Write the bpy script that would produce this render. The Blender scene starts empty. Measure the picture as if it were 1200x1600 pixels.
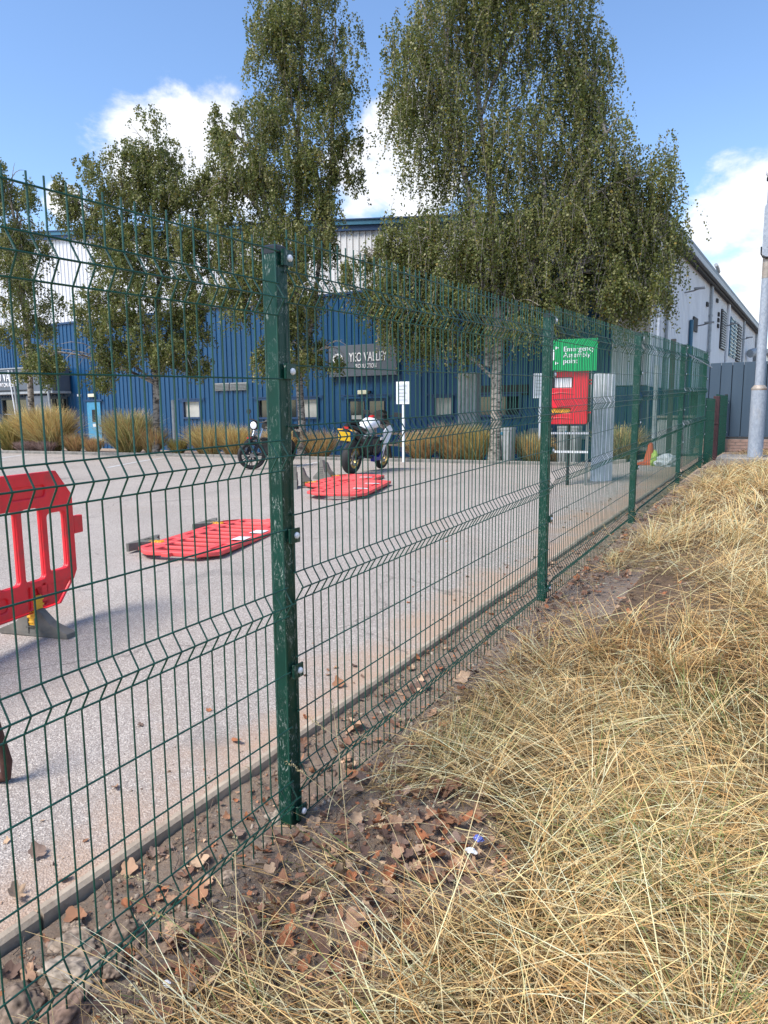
import bpy, bmesh, math, random
import numpy as np
from mathutils import Vector, Matrix, Euler, noise as mnoise
PI = math.pi
R = math.radians
random.seed(7)
rng = np.random.default_rng(11)
sc = bpy.context.scene
col = sc.collection

# ---------------------------------------------------------------- camera, sky, sun, exposure
cd = bpy.data.cameras.new('camera')
cam = bpy.data.objects.new('camera', cd); col.objects.link(cam)
pitch, roll, yaw = R(8.05), R(-.46), R(30.07)
fwv = Vector((-math.sin(yaw)*math.cos(pitch), math.cos(yaw)*math.cos(pitch), -math.sin(pitch)))
rtv = Vector((math.cos(yaw), math.sin(yaw), 0))
upv = rtv.cross(fwv)
r2 = rtv*math.cos(roll)+upv*math.sin(roll)
u2 = upv*math.cos(roll)-rtv*math.sin(roll)
cam.matrix_world = Matrix(((r2.x, u2.x, -fwv.x, 0), (r2.y, u2.y, -fwv.y, 0), (r2.z, u2.z, -fwv.z, 1.456), (0, 0, 0, 1)))
cd.sensor_fit = 'VERTICAL'; cd.sensor_height = 34.6; cd.lens = 34.6*1108/1600
cd.clip_start = .05; cd.clip_end = 3000
sc.camera = cam

SUN_AZ = math.atan2(-.45, -.89)      # compass-style: x component, y component of the direction towards the sun
SUN_EL = R(54)
sl = bpy.data.lights.new('sun', 'SUN'); sl.energy = 3.1; sl.angle = R(24); sl.color = (1, .935, .84)
so = bpy.data.objects.new('sun', sl); col.objects.link(so)
sd = Vector((math.sin(SUN_AZ)*math.cos(SUN_EL), math.cos(SUN_AZ)*math.cos(SUN_EL), math.sin(SUN_EL)))
so.rotation_euler = sd.to_track_quat('Z', 'Y').to_euler(); so.location = (0, 0, 30)

world = bpy.data.worlds.new('World'); sc.world = world; world.use_nodes = True
wn = world.node_tree; wn.nodes.clear()
def wnode(t, **k):
    n = wn.nodes.new(t)
    for a, b in k.items(): setattr(n, a, b)
    return n
def wmath(op, a, b=None, c=None, clamp=False):
    n = wnode('ShaderNodeMath', operation=op, use_clamp=clamp)
    for i, v in enumerate((a, b, c)):
        if v is None: continue
        if isinstance(v, (int, float)): n.inputs[i].default_value = v
        else: wn.links.new(v, n.inputs[i])
    return n.outputs[0]
SKY_STRENGTH = .125
tc = wnode('ShaderNodeTexCoord')
sky = wnode('ShaderNodeTexSky', sky_type='NISHITA', sun_disc=False)
sky.sun_elevation = SUN_EL; sky.sun_rotation = SUN_AZ % (2*PI)
sky.altitude = 0; sky.air_density = 1.0; sky.dust_density = .25; sky.ozone_density = 2.2
nrm = wnode('ShaderNodeVectorMath', operation='NORMALIZE'); wn.links.new(tc.outputs['Generated'], nrm.inputs[0])
CLOUDS = [(-0.689,0.655,0.312,0.066), (-0.657,0.677,0.331,0.054), (-0.626,0.695,0.353,0.05), (-0.645,0.702,0.300,0.068), (-0.705,0.640,0.300,0.03), (-0.470,0.819,0.329,0.054), (-0.496,0.814,0.301,0.054), (-0.440,0.831,0.342,0.045), (-0.442,0.852,0.279,0.054), (-0.508,0.817,0.273,0.036), (-0.078,0.970,0.231,0.05), (-0.045,0.969,0.242,0.06), (-0.104,0.973,0.206,0.036), (-0.048,0.985,0.165,0.045), (-0.095,0.983,0.155,0.027), (-0.052,0.990,0.129,0.036), (-0.775,0.581,0.248,0.02),
 (.12,.97,.2,.11),(.3,.93,.17,.1),(.0,.98,.17,.05),(-.9,.35,.24,.1),(-.95,.1,.33,.12),(.6,.7,.35,.13),(.9,.1,.35,.15),(.5,-.75,.4,.18),(-.3,-.85,.35,.2),(-.8,-.45,.5,.14)]
dens = None
for (x, y, z, r) in CLOUDS:
    l = math.sqrt(x*x+y*y+z*z)
    d = wnode('ShaderNodeVectorMath', operation='DISTANCE'); wn.links.new(nrm.outputs[0], d.inputs[0]); d.inputs[1].default_value = (x/l, y/l, z/l)
    v = wmath('MULTIPLY_ADD', d.outputs['Value'], -1/r, 1.0)
    dens = v if dens is None else wmath('SMOOTH_MAX', dens, v, .35)
mp = wnode('ShaderNodeMapping'); mp.inputs['Scale'].default_value = (1, 1, 1.7); wn.links.new(nrm.outputs[0], mp.inputs[0])
nz = wnode('ShaderNodeTexNoise'); nz.inputs['Scale'].default_value = 9; nz.inputs['Detail'].default_value = 8; nz.inputs['Roughness'].default_value = .6; nz.inputs['Distortion'].default_value = .3
wn.links.new(mp.outputs[0], nz.inputs['Vector'])
nzb = wnode('ShaderNodeTexNoise'); nzb.inputs['Scale'].default_value = 26; nzb.inputs['Detail'].default_value = 5; nzb.inputs['Roughness'].default_value = .6
wn.links.new(mp.outputs[0], nzb.inputs['Vector'])
off = wmath('MULTIPLY_ADD', nz.outputs['Fac'], 2.4, -1.2)
off2 = wmath('MULTIPLY_ADD', nzb.outputs['Fac'], .8, -.4)
dn = wmath('ADD', wmath('ADD', wmath('MAXIMUM', dens, -1.2), off), off2)
mr = wnode('ShaderNodeMapRange', interpolation_type='SMOOTHSTEP'); wn.links.new(dn, mr.inputs[0])
mr.inputs[1].default_value = -.14; mr.inputs[2].default_value = .5
shade = wnode('ShaderNodeMapRange'); wn.links.new(nz.outputs['Fac'], shade.inputs[0])
shade.inputs[1].default_value = .35; shade.inputs[2].default_value = .62; shade.inputs[3].default_value = .62; shade.inputs[4].default_value = 1.0
ccol = wnode('ShaderNodeMix', data_type='RGBA'); wn.links.new(shade.outputs[0], ccol.inputs[0])
ccol.inputs[6].default_value = (3.4, 3.7, 4.3, 1); ccol.inputs[7].default_value = (5.6, 5.6, 5.7, 1)
mx = wnode('ShaderNodeMix', data_type='RGBA'); wn.links.new(wmath('MULTIPLY', mr.outputs[0], .9), mx.inputs[0])
hs = wnode('ShaderNodeHueSaturation'); hs.inputs['Saturation'].default_value = 1.08; hs.inputs['Value'].default_value = 1.12; hs.inputs['Hue'].default_value = .503; wn.links.new(sky.outputs[0], hs.inputs['Color']); wn.links.new(hs.outputs[0], mx.inputs[6]); wn.links.new(ccol.outputs[2], mx.inputs[7])
bg = wnode('ShaderNodeBackground'); bg.inputs[1].default_value = SKY_STRENGTH
wn.links.new(mx.outputs[2], bg.inputs[0])
wo = wnode('ShaderNodeOutputWorld'); wn.links.new(bg.outputs[0], wo.inputs[0])
sc.view_settings.view_transform = 'Standard'; sc.view_settings.look = 'None'
sc.view_settings.exposure = 0.85; sc.view_settings.gamma = 1; sc.view_settings.use_curve_mapping = False

# ---------------------------------------------------------------- materials
def srgb(r, g, b):
    f = lambda c: ((c/255+.055)/1.055)**2.4 if c > 10 else c/255/12.92
    return (f(r), f(g), f(b), 1)
class Mat:
    def __init__(s, name):
        s.m = bpy.data.materials.new(name); s.m.use_nodes = True
        s.t = s.m.node_tree; s.b = s.t.nodes['Principled BSDF']; s.tc = None
    def n(s, ty, **k):
        x = s.t.nodes.new(ty)
        for a, b in k.items(): setattr(x, a, b)
        return x
    def co(s, kind='Object', scale=None):
        if s.tc is None: s.tc = s.n('ShaderNodeTexCoord')
        o = s.tc.outputs[kind]
        if kind == 'World':
            pass
        if scale is not None:
            m = s.n('ShaderNodeMapping'); m.inputs['Scale'].default_value = scale; s.l(o, m.inputs[0]); return m.outputs[0]
        return o
    def l(s, a, b): s.t.links.new(a, b)
    def noise(s, scale, detail=4, rough=.55, vec=None, dist=0):
        x = s.n('ShaderNodeTexNoise'); x.inputs['Scale'].default_value = scale; x.inputs['Detail'].default_value = detail
        x.inputs['Roughness'].default_value = rough; x.inputs['Distortion'].default_value = dist
        s.l(vec if vec is not None else s.co(), x.inputs['Vector']); return x.outputs['Fac']
    def vor(s, scale, out='Color', feature='F1', vec=None, rnd=1):
        x = s.n('ShaderNodeTexVoronoi', feature=feature); x.inputs['Scale'].default_value = scale; x.inputs['Randomness'].default_value = rnd
        s.l(vec if vec is not None else s.co(), x.inputs['Vector']); return x.outputs[out]
    def ramp(s, fac, stops, interp='LINEAR'):
        x = s.n('ShaderNodeValToRGB'); x.color_ramp.interpolation = interp
        e = x.color_ramp.elements
        while len(e) < len(stops): e.new(.5)
        for q, (p, c) in zip(e, stops):
            q.position = p; q.color = c if isinstance(c, tuple) else (c, c, c, 1)
        s.l(fac, x.inputs[0]); return x.outputs[0]
    def mix(s, fac, a, b, mode='MIX'):
        x = s.n('ShaderNodeMix', data_type='RGBA', blend_type=mode)
        for i, v in ((0, fac), (6, a), (7, b)):
            if isinstance(v, (float, int)): x.inputs[i].default_value = v
            elif isinstance(v, tuple): x.inputs[i].default_value = v
            else: s.l(v, x.inputs[i])
        return x.outputs[2]
    def math(s, op, a, b=0., c=0., clamp=False):
        x = s.n('ShaderNodeMath', operation=op, use_clamp=clamp)
        for i, v in enumerate((a, b, c)):
            if isinstance(v, (float, int)): x.inputs[i].default_value = v
            else: s.l(v, x.inputs[i])
        return x.outputs[0]
    def bump(s, h, strength=.3, dist=.01):
        x = s.n('ShaderNodeBump'); x.inputs['Strength'].default_value = strength; x.inputs['Distance'].default_value = dist
        s.l(h, x.inputs['Height']); s.l(x.outputs[0], s.b.inputs['Normal'])
    def base(s, c):
        if isinstance(c, tuple): s.b.inputs['Base Color'].default_value = c
        else: s.l(c, s.b.inputs['Base Color'])
    def rough(s, r):
        if isinstance(r, (float, int)): s.b.inputs['Roughness'].default_value = r
        else: s.l(r, s.b.inputs['Roughness'])
    def pos(s, scale=None):
        g = s.n('ShaderNodeNewGeometry'); o = g.outputs['Position']
        if scale is not None:
            m = s.n('ShaderNodeMapping'); m.inputs['Scale'].default_value = scale; s.l(o, m.inputs[0]); return m.outputs[0]
        return o

def simple(name, c, rough=.5, metal=0, var=.12, scale=6, dirt=None, spec=None, bump=0):
    m = Mat(name)
    p = m.pos()
    n = m.noise(scale, 5, .6, p)
    lo = tuple(x*(1-var) for x in c[:3])+(1,); hi = tuple(min(1, x*(1+var)) for x in c[:3])+(1,)
    cc = m.ramp(n, [(.3, lo), (.7, hi)])
    if dirt is not None:
        dn_ = m.noise(scale*1.7, 6, .65, p)
        cc = m.mix(m.ramp(dn_, [(.5, 0.), (.72, .6)]), cc, dirt)
    m.base(cc); m.rough(rough); m.b.inputs['Metallic'].default_value = metal
    if spec is not None: m.b.inputs['Specular IOR Level'].default_value = spec
    if bump: m.bump(m.noise(scale*8, 3, .6, p), bump, .004)
    return m.m

def mat_green():
    m = Mat('green_powder_coat'); p = m.pos(); 
    c = m.ramp(m.noise(5, 4, .6, p), [(.3, (.0, .030, .019, 1)), (.7, (.001, .050, .033, 1))])
    pv = m.pos((1, 1, .35))
    s1 = m.noise(95, 9, .8, pv, 1.2)
    s2 = m.noise(9, 3, .6, p)
    k = m.math('MULTIPLY', m.ramp(s1, [(.54, 0.), (.60, 1.)]), m.ramp(s2, [(.40, 0.), (.52, .9)]))
    c = m.mix(k, c, (.30, .34, .31, 1))
    m.base(c); m.rough(m.ramp(m.noise(20, 4, .6, p), [(.3, .3), (.7, .5)])); m.b.inputs['Specular IOR Level'].default_value = .3; return m.m
def mat_green_wire():
    m = Mat('green_wire_coat'); p = m.pos()
    c = m.ramp(m.noise(12, 4, .6, p), [(.3, (.002, .045, .029, 1)), (.7, (.004, .075, .048, 1))])
    m.base(c); m.rough(.42); return m.m
def mat_asphalt():
    m = Mat('worn_asphalt'); p = m.pos()
    v = m.vor(210, 'Color', vec=p)
    sx = m.n('ShaderNodeSeparateColor'); m.l(v, sx.inputs[0])
    c = m.ramp(sx.outputs[0], [(0., (.14, .132, .13, 1)), (.35, (.22, .208, .205, 1)), (.7, (.29, .275, .27, 1)), (.92, (.42, .4, .385, 1)), (1., (.55, .53, .5, 1))])
    big = m.noise(.9, 5, .6, p)
    c = m.mix(1., c, m.ramp(big, [(.3, (1.12, 1.09, 1.03, 1)), (.7, (1.38, 1.33, 1.25, 1))]), 'MULTIPLY')
    # sandy dust drifting in from the edging, and stray dusty patches
    xyz = m.n('ShaderNodeSeparateXYZ'); m.l(p, xyz.inputs[0])
    ed = m.math('MULTIPLY_ADD', xyz.outputs[0], 1.25, 2.9)         # 0 at x=-2.3 .. 1 at x=-1.55
    ed = m.math('ADD', ed, m.math('MULTIPLY_ADD', m.noise(1.6, 6, .65, p), 2.2, -1.15))
    k = m.ramp(ed, [(-.1, .12), (.6, .82)])
    pk = m.ramp(m.noise(.55, 6, .6, p, 1), [(.56, 0.), (.7, .4)])
    c = m.mix(k, c, (.42, .28, .19, 1)); c = m.mix(pk, c, (.33, .25, .19, 1))
    st = m.ramp(m.noise(2.7, 7, .7, p, .5), [(.26, .55), (.36, 0.)])
    c = m.mix(st, c, (.09, .085, .08, 1))
    wv = m.n('ShaderNodeVectorMath', operation='ADD'); m.l(p, wv.inputs[0]); nc_ = m.n('ShaderNodeTexNoise'); nc_.inputs['Scale'].default_value = 1.2; nc_.inputs['Detail'].default_value = 6; m.l(p, nc_.inputs['Vector']); m.l(nc_.outputs['Color'], wv.inputs[1])
    cr = m.vor(.33, 'Distance', 'DISTANCE_TO_EDGE', wv.outputs[0])
    ck = m.math('MULTIPLY', m.ramp(cr, [(.001, .55), (.003, 0.)]), m.ramp(m.noise(.7, 3, .5, p), [(.45, 0.), (.55, 1.)]))
    c = m.mix(ck, c, (.07, .06, .055, 1))
    oil = m.ramp(m.noise(1.1, 3, .5, m.pos((1, .7, 1)), .3), [(.66, 0.), (.74, .4)])
    c = m.mix(oil, c, (.11, .105, .10, 1))
    m.base(c); m.rough(.9)
    m.bump(m.math('ADD', m.vor(150, 'Distance', vec=p), m.math('MULTIPLY', m.noise(60, 3, .6, p), .6)), .6, .006)
    return m.m
def mat_soil():
    m = Mat('dry_soil'); p = m.pos()
    c = m.ramp(m.math('ADD', m.math('MULTIPLY', m.noise(6, 8, .7, p), .5), m.math('MULTIPLY', m.noise(55, 6, .8, p), .5)), [(.3, (.15, .105, .075, 1)), (.45, (.37, .265, .19, 1)), (.6, (.50, .38, .28, 1)), (.78, (.66, .53, .41, 1))])
    v = m.vor(60, 'Color', vec=p); sx = m.n('ShaderNodeSeparateColor'); m.l(v, sx.inputs[0])
    c = m.mix(m.ramp(sx.outputs[0], [(.8, 0.), (.9, .6)]), c, (.36, .29, .24, 1))
    m.base(c); m.rough(.97); m.bump(m.noise(28, 10, .8, p), 1., .05); return m.m
def mat_thatch():
    m = Mat('matted_straw'); p = m.pos((1, .35, 1))
    c = m.ramp(m.noise(30, 8, .75, p, 1.5), [(.25, (.05, .03, .018, 1)), (.5, (.17, .11, .06, 1)), (.75, (.36, .25, .13, 1))])
    c = m.mix(m.ramp(m.noise(1.3, 5, .6, m.pos()), [(.45, 0.), (.62, .55)]), c, (.13, .08, .055, 1))
    m.base(c); m.rough(.95); m.bump(m.noise(60, 6, .7, p, 1), 1., .02); return m.m
def mat_concrete(name='edging_concrete', k=1.):
    m = Mat(name); p = m.pos()
    c = m.ramp(m.noise(6, 8, .7, p), [(.3, (.10*k, .095*k, .085*k, 1)), (.6, (.22*k, .205*k, .185*k, 1)), (.8, (.32*k, .3*k, .27*k, 1))])
    m.base(c); m.rough(.92); m.bump(m.noise(90, 5, .7, p), .5, .004); return m.m
def mat_clad(name, lo, hi, streak):
    m = Mat(name); p = m.pos((1, 1, .12)); 
    c = m.ramp(m.noise(2.2, 6, .6, p), [(.3, lo), (.7, hi)])
    c = m.mix(m.ramp(m.noise(7, 6, .7, m.pos((1, 1, .06))), [(.55, 0.), (.75, .5)]), c, streak)
    m.base(c); m.rough(.42); return m.m
def mat_attr(name, rough=.6, trans=0., spec=.3):
    m = Mat(name); a = m.n('ShaderNodeAttribute'); a.attribute_name = 'tint'
    m.base(a.outputs['Color']); m.rough(rough); m.b.inputs['Specular IOR Level'].default_value = spec
    if trans:
        tr = m.n('ShaderNodeBsdfTranslucent'); m.l(a.outputs['Color'], tr.inputs[0])
        mxs = m.n('ShaderNodeMixShader'); mxs.inputs[0].default_value = trans
        m.l(m.b.outputs[0], mxs.inputs[1]); m.l(tr.outputs[0], mxs.inputs[2])
        m.l(mxs.outputs[0], m.t.nodes['Material Output'].inputs[0])
    return m.m
def mat_birch():
    m = Mat('birch_bark'); p = m.pos((1, 1, 2.6))
    k = m.ramp(m.noise(5, 7, .7, p, .6), [(.42, 1.), (.53, 0.)])
    z = m.n('ShaderNodeSeparateXYZ'); m.l(m.pos(), z.inputs[0])
    low = m.ramp(m.math('MULTIPLY', z.outputs[2], .2), [(.0, .7), (.5, 0.)])
    c = m.mix(k, (.33, .29, .25, 1), (.035, .03, .026, 1))
    c = m.mix(m.math('MULTIPLY', low, m.ramp(m.noise(9, 5, .6, p), [(.4, 0.), (.6, 1.)])), c, (.05, .045, .035, 1))
    m.base(c); m.rough(.8); m.bump(m.noise(14, 6, .7, p), .6, .02); return m.m
def mat_galv():
    m = Mat('galvanised_steel'); p = m.pos()
    v = m.vor(45, 'Color', vec=m.pos((1, 1, .6))); sx = m.n('ShaderNodeSeparateColor'); m.l(v, sx.inputs[0])
    c = m.ramp(sx.outputs[0], [(0., (.26, .30, .36, 1)), (1., (.36, .40, .46, 1))])
    c = m.mix(m.ramp(m.noise(3, 7, .7, m.pos((1, 1, .3))), [(.58, 0.), (.72, .6)]), c, (.45, .43, .4, 1))
    m.base(c); m.rough(.55); m.b.inputs['Metallic'].default_value = .05; return m.m
def mat_glass(name='window_glass', c=(.02, .03, .035, 1)):
    m = Mat(name); m.base(c); m.rough(.08); m.b.inputs['Specular IOR Level'].default_value = .8; return m.m

M = {}
M['post'] = mat_green(); M['wire'] = mat_green_wire()
M['asphalt'] = mat_asphalt(); M['soil'] = mat_soil(); M['thatch'] = mat_thatch()
M['edging'] = simple('edging_concrete', (.36, .295, .225, 1), .93, var=.3, scale=9, dirt=(.2, .13, .09, 1), bump=.5); M['slab'] = mat_concrete('pale_concrete', 1.3)
M['blue'] = mat_clad('blue_cladding', (.004, .055, .145, 1), (.008, .075, .185, 1), (.03, .09, .18, 1))
M['white'] = mat_clad('white_cladding', (.62, .63, .65, 1), (.72, .73, .75, 1), (.46, .46, .46, 1))
M['fascia'] = simple('teal_fascia', (.03, .13, .21, 1), .45)
M['navy'] = simple('navy_fascia', (.015, .05, .13, 1), .45)
M['roof'] = simple('grey_roof', (.16, .2, .23, 1), .6)
M['soffit'] = simple('dark_soffit', (.035, .035, .035, 1), .8)
M['gutter'] = simple('grey_gutter', (.33, .36, .38, 1), .5, dirt=(.12, .11, .1, 1))
M['steelblue'] = mat_clad('slate_blue_boards', (.035, .062, .095, 1), (.05, .08, .115, 1), (.07, .1, .13, 1))
M['red'] = simple('red_plastic', (.80, .018, .03, 1), .42, var=.14, scale=5, dirt=(.34, .05, .045, 1), bump=.12)
M['redfade'] = simple('sun_faded_red_plastic', (.78, .085, .085, 1), .55, var=.12, scale=5, dirt=(.5, .10, .09, 1), bump=.12)
M['redbox'] = simple('red_cabinet_plastic', (.72, .01, .03, 1), .35, var=.06)
M['yellow'] = simple('yellow_plastic', (.75, .38, .02, 1), .5, var=.15)
M['rubber'] = simple('grey_recycled_rubber', (.13, .125, .11, 1), .85, var=.3, dirt=(.22, .2, .17, 1), bump=.3)
M['black'] = simple('black_plastic', (.012, .012, .013, 1), .4)
M['tyre'] = simple('black_tyre', (.018, .018, .019, 1), .75)
M['chrome'] = simple('bright_metal', (.7, .7, .7, 1), .22, 1, .05)
M['steel'] = simple('dull_steel', (.3, .3, .3, 1), .4, .8)
M['gold'] = simple('gold_wheel', (.35, .26, .1, 1), .35, .6)
M['wpaint'] = simple('white_paint', (.78, .79, .82, 1), .3, var=.03)
M['bpaint'] = simple('blue_paint', (.01, .015, .22, 1), .3)
M['galv'] = mat_galv()
M['rust'] = simple('rusty_brown_steel', (.07, .025, .018, 1), .8, var=.4, scale=9, dirt=(.14, .07, .04, 1))
M['brownpost'] = simple('brown_post', (.045, .016, .02, 1), .7, var=.3)
M['ruststain'] = simple('rust_streaked_steel', (.34, .3, .26, 1), .6, .2, .3, 8, dirt=(.2, .09, .04, 1))
M['sticker'] = simple('white_reflective_sticker', (.75, .76, .78, 1), .4, var=.05)
M['sign'] = simple('dark_grey_sign', (.10, .12, .15, 1), .45, var=.06)
M['signgreen'] = simple('safety_green', (.0, .33, .09, 1), .4, var=.05)
M['greenmesh'] = M['wire']
M['greybox'] = simple('grey_cabinet_paint', (.3, .31, .31, 1), .55, dirt=(.18, .17, .15, 1))
M['paleblue'] = simple('pale_grey_sheet', (.62, .65, .70, 1), .45, var=.06, dirt=(.38, .4, .43, 1))
M['door'] = simple('light_blue_door', (.06, .27, .45, 1), .45)
M['glass'] = mat_glass(); M['glassw'] = simple('window_with_pale_blind', (.42, .42, .4, 1), .15, var=.25, scale=1.4)
M['dark'] = simple('dark_interior', (.012, .014, .018, 1), .6)
M['brick'] = simple('pinkish_brick', (.30, .2, .16, 1), .9, var=.25)
M['wood'] = simple('weathered_timber', (.12, .09, .07, 1), .85, var=.3)
M['orange'] = simple('orange_cone', (.55, .10, .03, 1), .55)
M['bag'] = simple('white_plastic_bag', (.62, .66, .68, 1), .35, var=.1)
M['lime'] = simple('lime_green_plastic', (.45, .62, .12, 1), .4)
M['litblue'] = simple('blue_foil_wrapper', (.12, .16, .5, 1), .3, var=.4, scale=60)
M['paint'] = simple('worn_line_paint', (.5, .5, .5, 1), .85, var=.25, scale=14)
M['bark'] = mat_birch()
M['leaf'] = mat_attr('birch_leaves', .45, .38, .4); M['grass'] = mat_attr('dry_grass', .8, .2, .12)
M['litter'] = mat_attr('dead_leaves', .7, .12, .3); M['stonea'] = mat_attr('stones', .9, 0, .2)
M['plate'] = simple('yellow_number_plate', (.75, .5, .02, 1), .35, var=.03)
M['lens'] = simple('red_lamp_lens', (.5, .01, .01, 1), .2)
M['glowcream'] = simple('cream_lamp_case', (.7, .68, .5, 1), .35)
M['helmet'] = simple('black_fairing', (.01, .01, .012, 1), .18)

# ---------------------------------------------------------------- object helpers
def tag(o, label=None, cat=None, group=None, kind=None):
    if label: o['label'] = label
    if cat: o['category'] = cat
    if group: o['group'] = group
    if kind: o['kind'] = kind
    return o
def empty(name, loc=(0, 0, 0), rz=0., label=None, cat=None, group=None):
    o = bpy.data.objects.new(name, None); col.objects.link(o); o.empty_display_size = .1
    o.location = loc; o.rotation_euler = (0, 0, rz); tag(o, label, cat, group); return o
def link(name, mesh, parent=None, loc=None, rot=None):
    o = bpy.data.objects.new(name, mesh); col.objects.link(o)
    if parent is not None: o.parent = parent
    if loc is not None: o.location = loc
    if rot is not None: o.rotation_euler = rot
    return o
def copy_tree(o, parent=None):
    c = o.copy(); col.objects.link(c); c.parent = parent
    for ch in list(o.children): copy_tree(ch, c)
    return c
def setmat(me, mats):
    for m in (mats if isinstance(mats, (list, tuple)) else [mats]): me.materials.append(m)

class MB:
    def __init__(s): s.v = []; s.f = []; s.mi = []; s.cur = 0; s.sm = []
    def add(s, vs, fs, smooth=False):
        o = len(s.v); s.v += [tuple(v) for v in vs]
        for f in fs: s.f.append(tuple(i+o for i in f)); s.mi.append(s.cur); s.sm.append(smooth)
    def box(s, x0, x1, y0, y1, z0, z1, M_=None):
        vs = [(x, y, z) for z in (z0, z1) for y in (y0, y1) for x in (x0, x1)]
        if M_ is not None: vs = [tuple(M_ @ Vector(v)) for v in vs]
        s.add(vs, [(0, 2, 3, 1), (4, 5, 7, 6), (0, 1, 5, 4), (2, 6, 7, 3), (0, 4, 6, 2), (1, 3, 7, 5)])
    def bbox(s, c, sz, M_=None, ch=.12):
        """box with chamfered vertical+horizontal edges (24 corner points hull-like)"""
        hx, hy, hz = (q/2 for q in sz); b = min(sz)*ch
        bm = bmesh.new(); bmesh.ops.create_cube(bm, size=1)
        for v in bm.verts: v.co = Vector((v.co.x*sz[0], v.co.y*sz[1], v.co.z*sz[2]))
        bmesh.ops.bevel(bm, geom=bm.edges[:], offset=b, segments=1, affect='EDGES')
        T_ = Matrix.Translation(c); T_ = M_ @ T_ if M_ is not None else T_
        bm.verts.index_update()
        s.add([tuple(T_ @ v.co) for v in bm.verts], [tuple(v.index for v in f.verts) for f in bm.faces]); bm.free()
    def tube(s, pts, rad, n=8, cap=True, smooth=True):
        pts = [Vector(p) for p in pts]
        if isinstance(rad, (int, float)): rad = [rad]*len(pts)
        base = len(s.v); t0 = (pts[1]-pts[0]).normalized()
        ref = Vector((0, 0, 1)) if abs(t0.z) < .9 else Vector((1, 0, 0))
        u = t0.cross(ref).normalized()
        for i, p in enumerate(pts):
            if i == 0: t = (pts[1]-pts[0])
            elif i == len(pts)-1: t = pts[-1]-pts[-2]
            else: t = (pts[i+1]-pts[i]).normalized()+(pts[i]-pts[i-1]).normalized()
            t.normalize(); u = (u-t*u.dot(t)).normalized(); w = t.cross(u)
            for k in range(n):
                a = 2*PI*k/n; s.v.append(tuple(p+(u*math.cos(a)+w*math.sin(a))*rad[i]))
        for i in range(len(pts)-1):
            for k in range(n):
                a = base+i*n+k; b = base+i*n+(k+1) % n
                s.f.append((a, b, b+n, a+n)); s.mi.append(s.cur); s.sm.append(smooth)
        if cap:
            s.f.append(tuple(base+k for k in reversed(range(n)))); s.mi.append(s.cur); s.sm.append(False)
            e = base+(len(pts)-1)*n; s.f.append(tuple(e+k for k in range(n))); s.mi.append(s.cur); s.sm.append(False)
    def lathe(s, prof, n=16, M_=None, smooth=True):
        """prof: list of (r, h) revolved about local Z"""
        base = len(s.v)
        for r, h in prof:
            for k in range(n):
                v = Vector((r*math.cos(2*PI*k/n), r*math.sin(2*PI*k/n), h))
                s.v.append(tuple(M_ @ v if M_ is not None else v))
        for i in range(len(prof)-1):
            for k in range(n):
                a = base+i*n+k; b = base+i*n+(k+1) % n
                s.f.append((a, b, b+n, a+n)); s.mi.append(s.cur); s.sm.append(smooth)
    def loft(s, secs, smooth=True, cap=True):
        """secs: list of rings of equal length"""
        base = len(s.v); n = len(secs[0])
        for r in secs: s.v += [tuple(p) for p in r]
        for i in range(len(secs)-1):
            for k in range(n):
                a = base+i*n+k; b = base+i*n+(k+1) % n
                s.f.append((a, b, b+n, a+n)); s.mi.append(s.cur); s.sm.append(smooth)
        if cap:
            s.f.append(tuple(base+k for k in reversed(range(n)))); s.mi.append(s.cur); s.sm.append(smooth)
            e = base+(len(secs)-1)*n; s.f.append(tuple(e+k for k in range(n))); s.mi.append(s.cur); s.sm.append(smooth)
    def prism(s, poly, y0, y1, M_=None):
        """poly in XZ, extruded along Y"""
        n = len(poly); vs = [(x, y0, z) for x, z in poly]+[(x, y1, z) for x, z in poly]
        if M_ is not None: vs = [tuple(M_ @ Vector(v)) for v in vs]
        s.add(vs, [tuple(range(n)), tuple(range(2*n-1, n-1, -1))]+[(i, i+n, (i+1) % n+n, (i+1) % n) for i in range(n)])
    def mesh(s, name, mats, fix=True):
        me = bpy.data.meshes.new(name); me.from_pydata(s.v, [], s.f)
        setmat(me, mats)
        me.polygons.foreach_set('material_index', s.mi); me.polygons.foreach_set('use_smooth', s.sm)
        if fix:
            bm = bmesh.new(); bm.from_mesh(me); bmesh.ops.recalc_face_normals(bm, faces=bm.faces[:]); bm.to_mesh(me); bm.free()
        me.update()
        if any(s.sm): me.set_sharp_from_angle(angle=R(42))
        return me
    def build(s, name, mats, parent=None, loc=None, rot=None):
        return link(name, s.mesh(name, mats), parent, loc, rot)

def bevel(o, w=.004, seg=2):
    m = o.modifiers.new('bevel', 'BEVEL'); m.width = w; m.segments = seg; m.limit_method = 'ANGLE'; m.angle_limit = R(40); return o

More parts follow.
